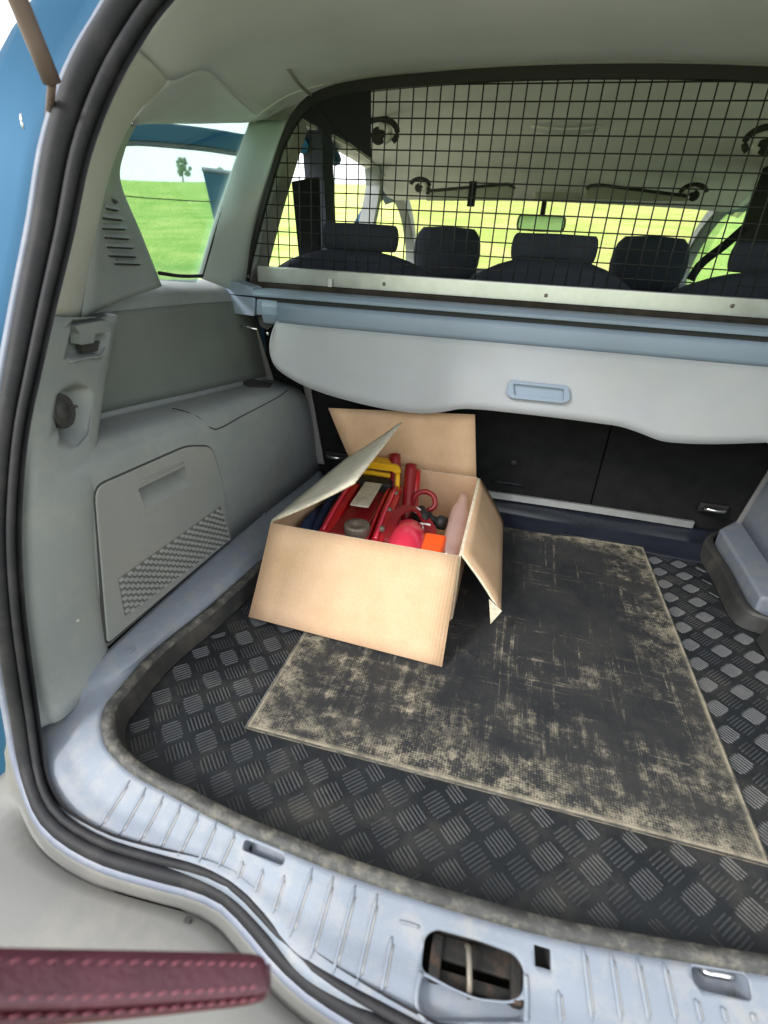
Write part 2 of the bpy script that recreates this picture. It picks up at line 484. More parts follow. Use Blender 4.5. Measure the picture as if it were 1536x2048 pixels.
def loft(name, curves, mat, parent=None, nu=40, sub=4, thick=.003, off=0., mirror=False, paired=False):
    """smooth sheet through a list of 3-D curves"""
    if paired:
        n = len(curves[0])
        ts = [i * (n - 1) / (nu - 1) for i in range(nu)]
        C = [spline_param([V(p) for p in c], ts) for c in curves]
    else:
        C = [catmull(c, nu) for c in curves]
    nv = (len(C) - 1) * sub + 1
    ts = [j / sub for j in range(nv)]
    cols = [spline_param([c[i] for c in C], ts) for i in range(nu)]
    rows = [[cols[i][j] for i in range(nu)] for j in range(nv)]
    if mirror:
        rows = [[MX(p) for p in r] for r in rows]
    o = grid_mesh(name, rows, mat, parent)
    if thick:
        solid(o, thick, off)
    return o
def tube(name, path, r, mat, parent=None, n=None, seg=10, closed=False, shape=None, up=(0, 0, 1), raw=False):
    P = [V(p) for p in path] if raw else catmull(path, n or max(8, len(path) * 4), closed)
    N = len(P)
    rows = []
    upv = V(up)
    for i in range(N):
        if closed: t = P[(i + 1) % N] - P[i - 1]
        else: t = P[min(i + 1, N - 1)] - P[max(i - 1, 0)]
        t.normalize()
        s = t.cross(upv)
        if s.length < 1e-3: s = t.cross(V((1, 0, 0)))
        s.normalize(); u = s.cross(t).normalized()
        rr = r(i / (N - 1)) if callable(r) else r
        if shape: rows.append([P[i] + s * a * rr + u * b * rr for a, b in shape])
        else: rows.append([P[i] + s * math.cos(k * 2 * math.pi / seg) * rr + u * math.sin(k * 2 * math.pi / seg) * rr for k in range(seg)])
    nu = len(rows[0])
    o = grid_mesh(name, rows, mat, parent, closed_u=True, closed_v=closed, smooth=shape is None)
    if not closed:
        bm = bmesh.new(); bm.from_mesh(o.data); bm.verts.ensure_lookup_table()
        bm.faces.new([bm.verts[k] for k in range(nu)][::-1])
        bm.faces.new([bm.verts[(N - 1) * nu + k] for k in range(nu)])
        bm.to_mesh(o.data); bm.free()
    return fixn(o)
def newell(P):
    n = V((0, 0, 0))
    for i in range(len(P)):
        a, b = P[i], P[(i + 1) % len(P)]
        n += V(((a.y - b.y) * (a.z + b.z), (a.z - b.z) * (a.x + b.x), (a.x - b.x) * (a.y + b.y)))
    return n.normalized()
def rounded(P, r, seg=5):
    P = [V(p) for p in P]
    out = []
    for i in range(len(P)):
        a, b, c = P[i - 1], P[i], P[(i + 1) % len(P)]
        rr = r[i] if isinstance(r, (list, tuple)) else r
        u, w = (a - b), (c - b)
        q = min(rr, u.length * .45, w.length * .45)
        p0, p1 = b + u.normalized() * q, b + w.normalized() * q
        for k in range(seg + 1):
            t = k / seg
            out.append(p0 * (1 - t)**2 + b * 2 * t * (1 - t) + p1 * t * t)
    return out
def plate(name, P, t, mat, parent=None, nrm=None, bev=.0012, seg=2, smooth=False, both=False):
    """flat piece with outline P and thickness t along -nrm (nrm faces the viewer side)"""
    P = [V(p) for p in P]
    n = newell(P)
    toward = V(nrm) if nrm is not None else (CAM - P[0])
    if n.dot(toward) < 0:
        P = P[::-1]; n = -n
    a = t / 2 if both else 0
    k = len(P)
    vs = [p + n * a for p in P] + [p + n * (a - t) for p in P]
    fs = [tuple(range(k)), tuple(range(2 * k - 1, k - 1, -1))]
    fs += [(i, i + k, (i + 1) % k + k, (i + 1) % k) for i in range(k)]
    o = mesh(name, vs, fs, mat, parent, smooth)
    if bev: bevel(o, bev, seg)
    return o
def box(name, c, s, mat, parent=None, bev=.003, rot=None, seg=3, smooth=False):
    vs = [V((x * s[0] / 2, y * s[1] / 2, z * s[2] / 2)) for x in (-1, 1) for y in (-1, 1) for z in (-1, 1)]
    if rot: 
        R_ = rot.to_matrix() if hasattr(rot, 'to_matrix') else rot
        vs = [R_ @ v for v in vs]
    vs = [v + V(c) for v in vs]
    fs = [(0, 1, 3, 2), (4, 6, 7, 5), (0, 4, 5, 1), (2, 3, 7, 6), (0, 2, 6, 4), (1, 5, 7, 3)]
    o = mesh(name, vs, fs, mat, parent, smooth)
    if bev: bevel(o, bev, seg)
    return o
def join_boxes(name, items, mat, parent, smooth=False):
    vs, fs = [], []
    for verts, faces in items:
        b = len(vs); vs += verts; fs += [tuple(i + b for i in f) for f in faces]
    return mesh(name, vs, fs, mat, parent, smooth)
def boxverts(c, ax, ay, az):
    vs = [V(c) + ax * i + ay * j + az * k for i in (-1, 1) for j in (-1, 1) for k in (-1, 1)]
    return vs, [(0, 1, 3, 2), (4, 6, 7, 5), (0, 4, 5, 1), (2, 3, 7, 6), (0, 2, 6, 4), (1, 5, 7, 3)]
def evaluated(o):
    dg = bpy.context.evaluated_depsgraph_get()
    dg.update()
    return bpy.data.meshes.new_from_object(o.evaluated_get(dg))
def bake(o):
    me = evaluated(o)
    mw = None
    o.modifiers.clear()
    o.data = me
    return o
def bvh_of(o):
    me = evaluated(o)
    mw = world_of(o)
    return BVHTree.FromPolygons([mw @ v.co for v in me.vertices], [tuple(p.vertices) for p in me.polygons])
def hit(bvh, p, fallback=None):
    w = ray(p).normalized()
    h = bvh.ray_cast(CAM, w)
    if h[0] is None:
        return None, None
    nrm = h[1] if h[1].dot(w) < 0 else -h[1]
    return h[0], nrm
def cut(o, cutters):
    for c in cutters:
        md = o.modifiers.new('cut', 'BOOLEAN'); md.object = c; md.operation = 'DIFFERENCE'; md.solver = 'EXACT'
    bake(o)
    for c in cutters:
        bpy.data.objects.remove(c)
    return o
def prism(P, n, d0, d1):
    """temporary cutter"""
    P = [V(p) for p in P]
    k = len(P)
    vs = [p + n * d0 for p in P] + [p + n * d1 for p in P]
    fs = [tuple(range(k)), tuple(range(2 * k - 1, k - 1, -1))] + [(i, i + k, (i + 1) % k + k, (i + 1) % k) for i in range(k)]
    return fixn(mesh('cutter', vs, fs, 'groove', None, False))
def pocket(name, P, n, depth, mat, parent, shrink=.85, shift=V((0, 0, 0))):
    """open recess: walls and a bottom going in from outline P"""
    P = [V(p) for p in P]
    c = sum(P, V((0, 0, 0))) / len(P)
    Q = [c + (p - c) * shrink + shift - n * depth for p in P]
    k = len(P)
    fs = [(i, (i + 1) % k, (i + 1) % k + k, i + k) for i in range(k)] + [tuple(range(k, 2 * k))]
    return mesh(name, [p + (p - c).normalized() * .0006 - n * .0012 for p in P] + Q, fs, mat, parent, False)

#============================================================ THE GROUND AND FAR THINGS
def ridge(az):
    # elevation in degrees of the field's skyline as seen from the boot
    pts = [(-180, 3.0), (-90, 3.6), (-60, 4.2), (-38, 4.75), (-30, 5.3), (-19, 6.0), (0, 6.4), (20, 6.2), (40, 5.5), (90, 4.), (180, 3.0)]
    for (a, e), (b, f_) in zip(pts, pts[1:]):
        if a <= az <= b:
            return e + (f_ - e) * (az - a) / (b - a)
    return 3
GZ = -0.62
def ground_z(x, y):
    r = math.hypot(x, y)
    az = math.degrees(math.atan2(x, y))
    top = math.tan(math.radians(ridge(az))) * 160 + .55 - GZ
    k = min(max((r - 6) / 154, 0), 1)
    z = GZ + top * k
    if r > 160: z -= (r - 160) * .05
    return z + .05 * math.sin(x * .35) * math.sin(y * .31) * min(r / 30, 1)
rad = [0, 1, 2, 3, 4.5, 6, 9, 13, 18, 25, 35, 50, 70, 100, 130, 150, 160, 175, 260, 600, 1500]
rows = []
for r_ in rad:
    rows.append([V((r_ * math.sin(a), r_ * math.cos(a), ground_z(r_ * math.sin(a) + 1e-6, r_ * math.cos(a)))) for a in [k * 2 * math.pi / 120 for k in range(120)]])
field = grid_mesh('field', rows, 'field', None, closed_u=True)
tag(field, kind='structure')

def tree(loc, h, w, label):
    root = empty('tree', loc)
    tag(root, label, 'tree', 'trees on the skyline')
    rnd = random.Random(int(loc[0] * 10))
    o = tube('trunk', [V(loc), V(loc) + V((.1, 0, h * .4)), V(loc) + V((0, .1, h * .8))], lambda t: .22 * (1 - .7 * t), 'trunk', root, n=8, seg=7)
    vs, fs = [], []
    lobes = [(rnd.gauss(0, w * .22), rnd.gauss(0, w * .22), rnd.uniform(.25, 1.0) * h, rnd.uniform(.18, .34) * w) for _ in range(16)]
    for lx, ly, lz, lr in lobes:
        lr *= (1.15 - .6 * (lz / h)) * .62
        for _ in range(130):
            d = V((rnd.gauss(0, 1), rnd.gauss(0, 1), rnd.gauss(0, 1))).normalized() * lr * rnd.uniform(.5, 1.05)
            c = V(loc) + V((lx, ly, lz)) + d
            a = V((rnd.gauss(0, 1), rnd.gauss(0, 1), rnd.gauss(0, 1))).normalized() * .22
            b = a.cross(V((rnd.gauss(0, 1), rnd.gauss(0, 1), rnd.gauss(0, 1)))).normalized() * .2
            k = len(vs)
            vs += [c - a, c + b, c + a, c - b]; fs.append((k, k + 1, k + 2, k + 3))
    mesh('crown', vs, fs, 'leaf', root)
def skyline(px, dist=150):
    w = ray((px, 361)); w.z = 0; w.normalize()
    return V((w.x * dist, w.y * dist, ground_z(w.x * dist, w.y * dist) - .3))
tree(skyline(366), 5.2, 3.8, 'taller pale tree on the skyline in the middle of the side window')
tree(skyline(444), 3.2, 2.8, 'small pale tree on the skyline beside the raised door corner')

#============================================================ THE CAR
car = empty('car', (0.045, 0.2, GZ))
tag(car, 'blue people carrier with its boot open showing grey trim', 'car')

# ---- seal path (centre line of the rubber), left half from roof centre round to sill centre
SP = [V((.045, .725, .888)), V((-.12, .723, .886)), V((-.26, .715, .878)), V((-.36, .70, .862)), V((-.43, .68, .835)),
      U((250, 0), x=-.468), U((230, 34), x=-.475), U((184, 110), x=-.483), U((148, 190), x=-.49), U((114, 300), x=-.495),
      U((88, 450), x=-.498), U((57, 600), x=-.50), U((28, 750), x=-.50), U((10, 850), x=-.50), U((-3, 1000), x=-.50), U((-4, 1100), x=-.498),
      U((8, 1250), x=-.494), U((34, 1420), x=-.486), U((58, 1550), x=-.46), U((98, 1640), z=-.008), U((190, 1704), z=-.01),
      U((300, 1740), z=-.01), U((395, 1765), z=-.01), U((450, 1790), z=-.01), U((500, 1838), z=-.01), U((545, 1892), z=-.012),
      U((610, 1956), z=-.012), U((700, 2016), z=-.012), V((.045, .181, -.012))]
def inward(path, i):
    t = (path[min(i + 1, len(path) - 1)] - path[max(i - 1, 0)]).normalized()
    d = V((.045, .45, .36)) - path[i]
    d = d - t * d.dot(t)
    d.y *= .25
    return d.normalized()
HALF = catmull(SP, 90)
FULL = HALF + [MX(p) for p in HALF[-2:0:-1]]
INW = [inward(HALF, i) for i in range(90)]
INW[0] = V((0, 0, -1)); INW[-1] = V((0, .5, .85)).normalized()
INF = INW + [V((-p.x, p.y, p.z)) for p in INW[-2:0:-1]]
def kz(p): return 1 + .75 * min(max((p.z - .35) / .35, 0), 1)
def ring(offs):
    return [p + d * offs[0] * kz(p) + V((0, offs[1], 0)) for p, d in zip(FULL, INF)]
def ring2(o, y):
    return [p - d * (.0045 * kz(p) + o) + V((0, y, 0)) for p, d in zip(FULL, INF)]
def seal_tube(name, off, r, mat, parent):
    return tube(name, ring(off), lambda t: r * kz(FULL[min(int(round(t * (len(FULL) - 1))), len(FULL) - 1)]), mat, parent, closed=True, raw=True, up=(0, 1, 0), seg=12)
seal = seal_tube('door_seal', (0.0, 0.0), .0078, 'seal', car)
seal_tube('seal_lip', (.0132, .003), .0042, 'seal', seal)
mesh_rows = [ring((.010, .012)), ring((.030, .010))]
grid_mesh('seal_carrier', [ring((.0, .011)), ring((.021, .009))], 'seal', seal, closed_u=True)
# flange the seal sits on, then painted body round the opening
fl = grid_mesh('opening_flange', [ring2(0, .010), ring2(.004, .004), ring2(.006, -.004), ring2(.011, -.006), ring2(.014, .002), ring2(.015, .03)], 'flange', car, closed_u=True)
# painted quarter panel round the left and right of the opening
def body_side(mirror):
    # inner edge follows the flange, outer edge is the car's rear corner
    idx = [i for i in range(8, next(i for i in range(30, 90) if HALF[i].z < -.004) + 7)]
    c0 = [HALF[i] - INW[i] * (.0045 * kz(HALF[i]) + .013) + V((0, .0, 0)) for i in idx]
    c1 = [HALF[i] + INW[i] * -.030 + V((-.012, .018, 0)) for i in idx]
    c2, c3, c4 = [], [], []
    for i in idx:
        p = HALF[i]
        k = max(0, min(1, (p.z - .55) / .3))
        w_ = .10 - .03 * k
        c2.append(p + INW[i] * -.075 + V((-.02, .02 - .01 * k, 0)))
        c3.append(p + INW[i] * -w_ + V((-.035 - .01 * (1 - k), .03, 0)))
        c4.append(p + INW[i] * -(w_ + .015) + V((-.05, .22, 0)))
    return loft('quarter_panel', [c0, c1, c2, c3, c4], 'paint', car, nu=50, sub=3, thick=.004, mirror=mirror)
body_side(False); body_side(True)
# outer body side below the windows and the roof skin
for mir in (False, True):
    f = MX if mir else (lambda p: V(p))
    P = [f((-.62, .42, -.25)), f((-.76, .5, -.25)), f((-.80, 1.0, -.25)), f((-.80, 1.62, -.25))]
    Q = [f((-.60, .52, .46)), f((-.70, .6, .46)), f((-.745, 1.0, .47)), f((-.76, 1.62, .48))]
    R_ = [f((-.64, .45, .1)), f((-.78, .53, .1)), f((-.815, 1.0, .1)), f((-.81, 1.62, .1))]
    loft('side_body', [P, R_, Q], 'paint', car, nu=24, sub=5, thick=.004)
loft('roof_skin', [[V((.045 + s * .76, y, z - .075 * abs(s) ** 4)) for s in (-1, -.8, -.5, 0, .5, .8, 1)] for y, z in ((.68, .905), (1.2, .955), (1.8, .99), (2.3, .965), (2.75, .85))], 'paint', car, nu=24, sub=4, thick=.004)
# bumper: a broad dusty shelf under the opening
bum = []
for i in range(52, 90):
    pass
i0 = next(i for i in range(30, 90) if HALF[i].z < -.004)
idx = list(range(i0 - 3, 90))
b0 = [HALF[i] + INW[i] * -.020 + V((0, 0, -.002)) for i in idx]
b1 = [p + V((-.004, -.006, -.024)) for p in b0]
b2 = [V((.045 + (p.x - .045) * 1.06, p.y - .022, -.045)) for p in b0]
b3 = [V((.045 + (p.x - .045) * 1.28, min(p.y - .10, .12), -.055)) for p in b0]
b4 = [V((.045 + (p.x - .045) * 1.42, p.y * .3 - .02, -.075)) for p in b0]
b5 = [V((.045 + (p.x - .045) * 1.48, p.y * .3 - .05, -.22)) for p in b0]
for mir in (False, True):
    loft('bumper', [b0, b1, b2, b3, b4, b5], 'bumper', car, nu=40, sub=3, thick=.004, mirror=mir)
# small square rubber plug in the bumper
pz = U((375, 1842), z=-.05)
# ---- left pillar trim (lower)
def seal_in(pxs, off=.004):
    out = []
    for p in pxs: out.append(p)
    return out
L0 = [U((77, 632), x=-.515), U((47, 740), x=-.512), U((25, 850), x=-.512), U((9, 1000), x=-.512), U((7, 1100), x=-.51), U((18, 1250), x=-.505), U((50, 1420), x=-.495), U((70, 1462), x=-.478)]
L1 = [p + V((.006, .012, 0)) for p in L0]
Rr = [U((233, 630), x=-.575), U((214, 730), x=-.562), U((196, 850), x=-.530), U((187, 960), x=-.497), U((188, 1080), x=-.492), U((198, 1200), x=-.488), U((214, 1300), x=-.483), U((222, 1322), x=-.481)]
Rm = [a.lerp(b, .82) + V((.012, -.006, 0)) for a, b in zip(L0, Rr)]
Lm = [a.lerp(b, .3) + V((.016, -.010, 0)) for a, b in zip(L0, Rr)]
Rb = [p + V((-.03, .012, 0)) for p in Rr]
def two(name, curves, mat, **k):
    a = loft(name, curves, mat, car, **k)
    b = loft(name, curves, mat, car, mirror=True, **k)
    return a, b
pt, ptR = two('pillar_trim', [L0, L1, Lm, Rm, Rr, Rb], 'trim', nu=36, sub=4)
# ---- upper pillar trim, beige
A0 = [U((80, 634), x=-.515), U((108, 480), x=-.508), U((152, 300), x=-.495), U((184, 200), x=-.480), U((236, 88), x=-.468)]
A1 = [p + V((.006, .012, .002)) for p in A0]
A3 = [U((157, 634), x=-.56), U((186, 480), x=-.545), U((222, 330), x=-.535), U((262, 240), x=-.525), U((332, 160), x=-.515)]
A2 = [a.lerp(b, .6) + V((.012, -.008, 0)) for a, b in zip(A0, A3)]
A4 = [p + V((-.02, .02, 0)) for p in A3]
two('upper_pillar_trim', [A0, A1, A2, A3, A4], 'trim_up', nu=30, sub=4)
tube('trim_gap', [U((80, 636), x=-.512), U((120, 637), x=-.528), U((158, 636), x=-.556)], .0016, 'groove', car, n=8, seg=6)
# ---- side of the luggage bay: wheel box, shelf, recessed wall, belt, window sill
def sec(y, k):
    F = {
        .44: [(-.482, .050), (-.485, .17), (-.491, .285), (-.500, .306), (-.520, .316), (-.575, .318), (-.592, .326), (-.603, .40), (-.612, .452), (-.628, .476), (-.665, .487), (-.72, .487)],
        .62: [(-.479, .050), (-.482, .17), (-.488, .278), (-.497, .299), (-.517, .309), (-.580, .308), (-.597, .316), (-.607, .39), (-.616, .452), (-.632, .478), (-.668, .488), (-.72, .488)],
        .90: [(-.472, .044), (-.476, .16), (-.483, .256), (-.492, .277), (-.512, .287), (-.580, .284), (-.598, .292), (-.610, .38), (-.620, .450), (-.636, .476), (-.672, .486), (-.72, .486)],
        1.05: [(-.466, .036), (-.471, .15), (-.479, .243), (-.490, .265), (-.512, .274), (-.580, .272), (-.598, .28), (-.613, .37), (-.625, .446), (-.640, .472), (-.676, .483), (-.72, .483)],
        1.16: [(-.462, .030), (-.468, .14), (-.479, .220), (-.494, .245), (-.520, .258), (-.580, .262), (-.598, .27), (-.616, .36), (-.630, .442), (-.646, .470), (-.680, .481), (-.72, .481)],
        1.215: [(-.462, .028), (-.475, .13), (-.492, .20), (-.510, .228), (-.535, .244), (-.582, .255), (-.598, .263), (-.618, .35), (-.634, .44), (-.65, .468), (-.685, .48), (-.72, .48)],
    }
    return V((F[y][k][0], y, F[y][k][1]))
ys = [.44, .62, .90, 1.05, 1.16, 1.215]
two('side_trim', [[sec(y, k) for y in ys] for k in range(12)], 'trim', nu=40, sub=3, thick=.003, off=0)
two('recess_shade_skin', [[sec(y, k) + V((.0025, 0, .001)) for y in ys] for k in (6, 7, 8)], 'wall', nu=40, sub=6, thick=.001, off=0)  # thin skin over the trim, carrying the painted shade
side = [o for o in car.children if o.name.startswith('side_trim')][0]
side_bvh = bvh_of(side)
pill_bvh = bvh_of(pt)
# ---- window surround panel with louvres
sur_n = V((1, 0, .20)).normalized()
SPT = V((-.625, 1.0, .48))
def S(p): return UP(p, SPT, V((1, -.0, .22)))
W0 = [V((-.556, U((157, 634), x=-.56).y, U((157, 634), x=-.56).z)), U((186, 480), x=-.548), U((205, 370), x=-.54), U((232, 300), x=-.535), U((262, 240), x=-.53)]
W2 = [S((322, 572)), S((282, 470)), S((238, 358)), S((246, 300)), S((268, 250))]
W1 = [a.lerp(b, .55) + V((-.004, .0, 0)) for a, b in zip(W0, W2)]
W3 = [p + V((-.05, .0, 0)) for p in W2]
vp, vpR = two('window_surround', [W0, W1, W2, W3], 'trim', nu=30, sub=4)
vb = bvh_of(vp)
for (a, b) in [((224, 396), (231, 404)), ((211, 413), (236, 418)), ((205, 432), (244, 437)), ((204, 453), (251, 455)), ((208, 471), (258, 475)), ((213, 490), (266, 493)), ((217, 508), (271, 511)), ((228, 524), (280, 526))]:
    pa, na = hit(vb, a); pb, nb = hit(vb, b)
    if pa is None or pb is None: continue
    d = (pb - pa)
    n = na
    up = n.cross(d).normalized()
    if up.z < 0: up = -up
    hw = .0042
    o = mesh('louvre', [pa + up * hw - n * .001, pb + up * hw - n * .001, pb - up * hw * .2 + n * .005, pa - up * hw * .2 + n * .005, pa - up * hw * .35 - n * .001, pb - up * hw * .35 - n * .001],
             [(0, 1, 2, 3), (3, 2, 5, 4), (0, 3, 4), (1, 5, 2)], 'trim', vp, False)
    mesh('slot', [pa - up * hw * .3 + n * .0004, pb - up * hw * .3 + n * .0004, pb - up * hw * .95 + n * .0004, pa - up * hw * .95 + n * .0004], [(0, 1, 2, 3)], 'groove', vp, False)
# seam between surround and wall
tube('trim_gap', [U((157, 602), x=-.563), U((240, 590), x=-.60), S((322, 571))], .0016, 'groove', car, n=10, seg=6)
# ---- C pillar trim beside the guard
C0 = [S((505, 243)), S((470, 340)), S((436, 440)), S((402, 556))]
C3 = [U((574, 240), y=1.215), U((546, 330), y=1.21), U((510, 450), y=1.205), U((488, 592), y=1.2)]
C1 = [a.lerp(b, .35) + V((.008, -.006, 0)) for a, b in zip(C0, C3)]
C2 = [a.lerp(b, .75) + V((.010, -.004, 0)) for a, b in zip(C0, C3)]
Cb = [p + V((-.014, .012, 0)) for p in C0]
Cc = [p + V((-.0, .05, 0)) for p in C3]
two('rear_pillar_trim', [Cb, C0, C1, C2, C3, Cc], 'pillar_c', nu=26, sub=4)
tube('window_gasket', [S((505, 246)), S((471, 340)), S((437, 440)), S((404, 554))], .0028, 'seal', car, n=16, seg=6)
tube('window_gasket', [S((404, 552)), S((360, 552)), S((318, 546))], .0035, 'seal', car, n=10, seg=6)
# ---- quarter window panes
gp = [S((238, 352)), S((240, 290)), S((268, 236)), S((330, 226)), S((512, 226)), S((404, 566)), S((316, 560))]
gp = [p + V((-.010, 0, 0)) for p in gp]
plate('quarter_window', gp, .003, 'glass', car, bev=0)
plate('quarter_window', [MX(p) for p in gp], .003, 'glass', car, bev=0)
# ---- headliner
def arch(y, pts, z0=0):
    L_ = [V((x, y, z)) for x, z in pts]
    return L_ + [MX(p) for p in L_[-2::-1]]
pa0, pa1 = U((236, 88), x=-.468), U((332, 160), x=-.515)
HL = [arch(.742, [(pa0.x, pa0.z), (-.452, .762), (-.435, .785), (-.40, .814), (-.33, .835), (-.2, .848), (.045, .853)]),
      arch(.80, [(pa1.x, pa1.z), (-.488, .79), (-.465, .806), (-.42, .828), (-.34, .845), (-.2, .857), (.045, .862)]),
      arch(.93, [(-.545, .80), (-.530, .806), (-.505, .82), (-.44, .838), (-.35, .853), (-.2, .865), (.045, .869)]),
      arch(1.08, [(-.573, .80), (-.565, .808), (-.53, .828), (-.46, .845), (-.36, .858), (-.2, .87), (.045, .875)]),
      arch(1.21, [(-.60, .80), (-.578, .812), (-.53, .834), (-.46, .85), (-.36, .862), (-.2, .872), (.045, .878)]),
      arch(1.45, [(-.69, .835), (-.66, .852), (-.60, .872), (-.48, .887), (-.38, .897), (-.2, .907), (.045, .914)]),
      arch(1.9, [(-.69, .86), (-.66, .877), (-.60, .897), (-.5, .908), (-.4, .918), (-.2, .928), (.045, .932)]),
      arch(2.3, [(-.69, .86), (-.66, .87), (-.60, .885), (-.5, .895), (-.4, .903), (-.2, .91), (.045, .913)]),
      arch(2.5, [(-.69, .835), (-.66, .846), (-.58, .858), (-.5, .864), (-.4, .87), (-.2, .876), (.045, .88)]),
      arch(2.74, [(-.69, .79), (-.66, .793), (-.58, .798), (-.5, .801), (-.4, .804), (-.2, .807), (.045, .809)])]
# the rear edge follows the rubber seal exactly
e_ = [pa0] + [HALF[i] + INW[i] * .026 + V((0, .014, 0)) for i in range(next(k for k in range(90) if HALF[k].z < pa0.z + .035), -1, -1)]
HL[0] = e_ + [MX(p) for p in e_[-2::-1]]
HL[1][0] = pa1.copy(); HL[1][12] = MX(pa1)
hl = loft('headliner', HL[:6], 'fabric', car, nu=61, sub=5, thick=.002, off=0)
cl_ = loft('cabin_headliner', [[p + V((0, 0, -.001)) for p in HL[4]]] + HL[5:], 'fabric_brightened', car, nu=61, sub=4, thick=.002, off=0)
hb = bvh_of(hl); hb2 = bvh_of(cl_)
# trim panel above the quarter window joining pillar to headliner
T0 = [U((236, 88), x=-.468), U((285, 125), x=-.492), U((332, 160), x=-.515)]
for mir in (False, True):
    f = MX if mir else (lambda p: V(p))
    c0 = [f(A3[2]), f(A3[3]), f(A3[4]), f((-.515, .87, .80))]
    top = [f(A3[3]), f(U((296, 196), x=-.519)), f(pa1), f((-.545, .93, .80)), f((-.573, 1.08, .80)), f((-.60, 1.21, .80)), f((-.65, 1.34, .82))]
    bot = [f(S((258, 254))), f(S((285, 246))), f(S((330, 243))), f(S((390, 243))), f(S((450, 243))), f(S((505, 243))), f(S((580, 238)))]
    midc = [a.lerp(b, .5) + V((.006 * (-1 if mir else 1), 0, 0)) for a, b in zip(top, bot)]
    out = [p + V((-.05 * (-1 if mir else 1), 0, .0)) for p in bot]
    loft('cant_rail_trim', [top, midc, bot, out], 'fabric', car, nu=40, sub=4)
# seam lines on the headliner
for P in ([(236, 84), (262, 98), (296, 125), (335, 165), (345, 190)],):
    Q = [hit(hb, p)[0] for p in P]
    Q = [q for q in Q if q is not None]
    if len(Q) > 2: tube('headliner_seam', Q, .0012, 'groove', car, n=16, seg=6)
# ---- sill trim and ledge, from centre of the car round the corner and along the side
def pr(o, i, zo, zi, m=None, zm=None):
    return (U(o, z=zo), U(i, z=zi))
st = [  # outer px, z ; crest px, z ; inner px, z
    ((762, 2030), .000, (815, 1905), .012, (860, 1808), .030),
    ((690, 2003), .000, (722, 1880), .012, (768, 1778), .030),
    ((600, 1948), .000, (615, 1833), .012, (650, 1736), .030),
    ((528, 1860), .000, (530, 1770), .012, (553, 1696), .030),
    ((452, 1788), .000, (462, 1726), .012, (484, 1667), .030),
    ((350, 1740), .000, (378, 1684), .012, (410, 1630), .030),
    ((240, 1706), .000, (292, 1642), .012, (335, 1588), .030),
    ((158, 1664), .000, (218, 1606), .012, (276, 1556), .030),
    ((106, 1592), .002, (172, 1558), .014, (236, 1524), .032),
    ((76, 1510), .006, (136, 1494), .016, (206, 1482), .032),
    ((74, 1446), .014, (130, 1430), .022, (206, 1424), .032),
    ((130, 1386), .032, (190, 1376), .036, (238, 1384), .032),
    ((214, 1302), .050, (268, 1322), .044, (300, 1314), .030),
    ((330, 1194), .050, (385, 1210), .044, (420, 1216), .028),
    ((460, 1078), .046, (490, 1120), .042, (512, 1132), .026),
    ((520, 1031), .040, (534, 1080), .038, (548, 1098), .024),
    ((580, 984), .034, (590, 1012), .032, (604, 1030), .022),
    ((638, 930), .028, (644, 948), .027, (652, 962), .020)]
so = [U(a, z=b) for a, b, *_ in st]; sm = [U(s[2], z=s[3]) for s in st]; si = [U(s[4], z=s[5]) for s in st]
print([tuple(round(c,3) for c in p) for p in si[:3]+sm[:3]+so[:3]])
so = [V((.045, .189, 0))] + so; sm = [V((.045, .232, .012))] + sm; si = [V((.045, .2665, .030))] + si
# smooth outer edge rides just inside the seal
si = [V(p) for p in si]
tab = [(.045, .2665), (.091, .268), (.141, .272), (.19, .2785), (.239, .285), (.285, .2913), (.33, .298)]
def yfix(p):
    x = p.x
    if x >= tab[-1][0]: return V((x, p.y + .012 * max(0, 1 - (x - .33) / .15), p.z))
    for (a, b), (c, d) in zip(tab, tab[1:]):
        if a <= x <= c: return V((x, b + (d - b) * (x - a) / (c - a), p.z))
    return p
siR = [MX(yfix(MX(p))) for p in si]
NR = 15  # the right-hand half is cut off before the ledge, which is shorter there
def both(left, right):
    return [MX(p) for p in right[NR:0:-1]] + list(left)
q1_ = [a.lerp(b, .5) + V((0, 0, .002)) for a, b in zip(so, sm)]
q3_ = [a.lerp(b, .5) + V((0, 0, .001)) for a, b in zip(sm, si)]
q3R = [a.lerp(b, .5) + V((0, 0, .001)) for a, b in zip(sm, siR)]
sill = loft('sill_trim', [both(so, so), both(q1_, q1_), both(sm, sm), both(q3_, q3R), both(si, siR)], 'sill', car, nu=260, sub=3, thick=.004, off=-1, paired=True)
sillR = sill
fixn(sill); fixn(sillR)
sb, sbR = bvh_of(sill), bvh_of(sillR)
def on_sill(p):
    h, n = hit(sb, p)
    if h is None or h.y > 2: h, n = hit(sbR, p)
    return h, n
def on_both(p):
    a = hit(sb, p); b = hit(sbR, p)
    if a[0] is None: return b
    if b[0] is None: return a
    return a if (a[0] - CAM).length < (b[0] - CAM).length else b
def sill_outline(P, r=.004):
    Q = [on_both(p) for p in P]
    Q = [q for q in Q if q[0] is not None]
    n = sum((q[1] for q in Q), V((0, 0, 0))).normalized()
    return rounded([q[0] for q in Q], r), n
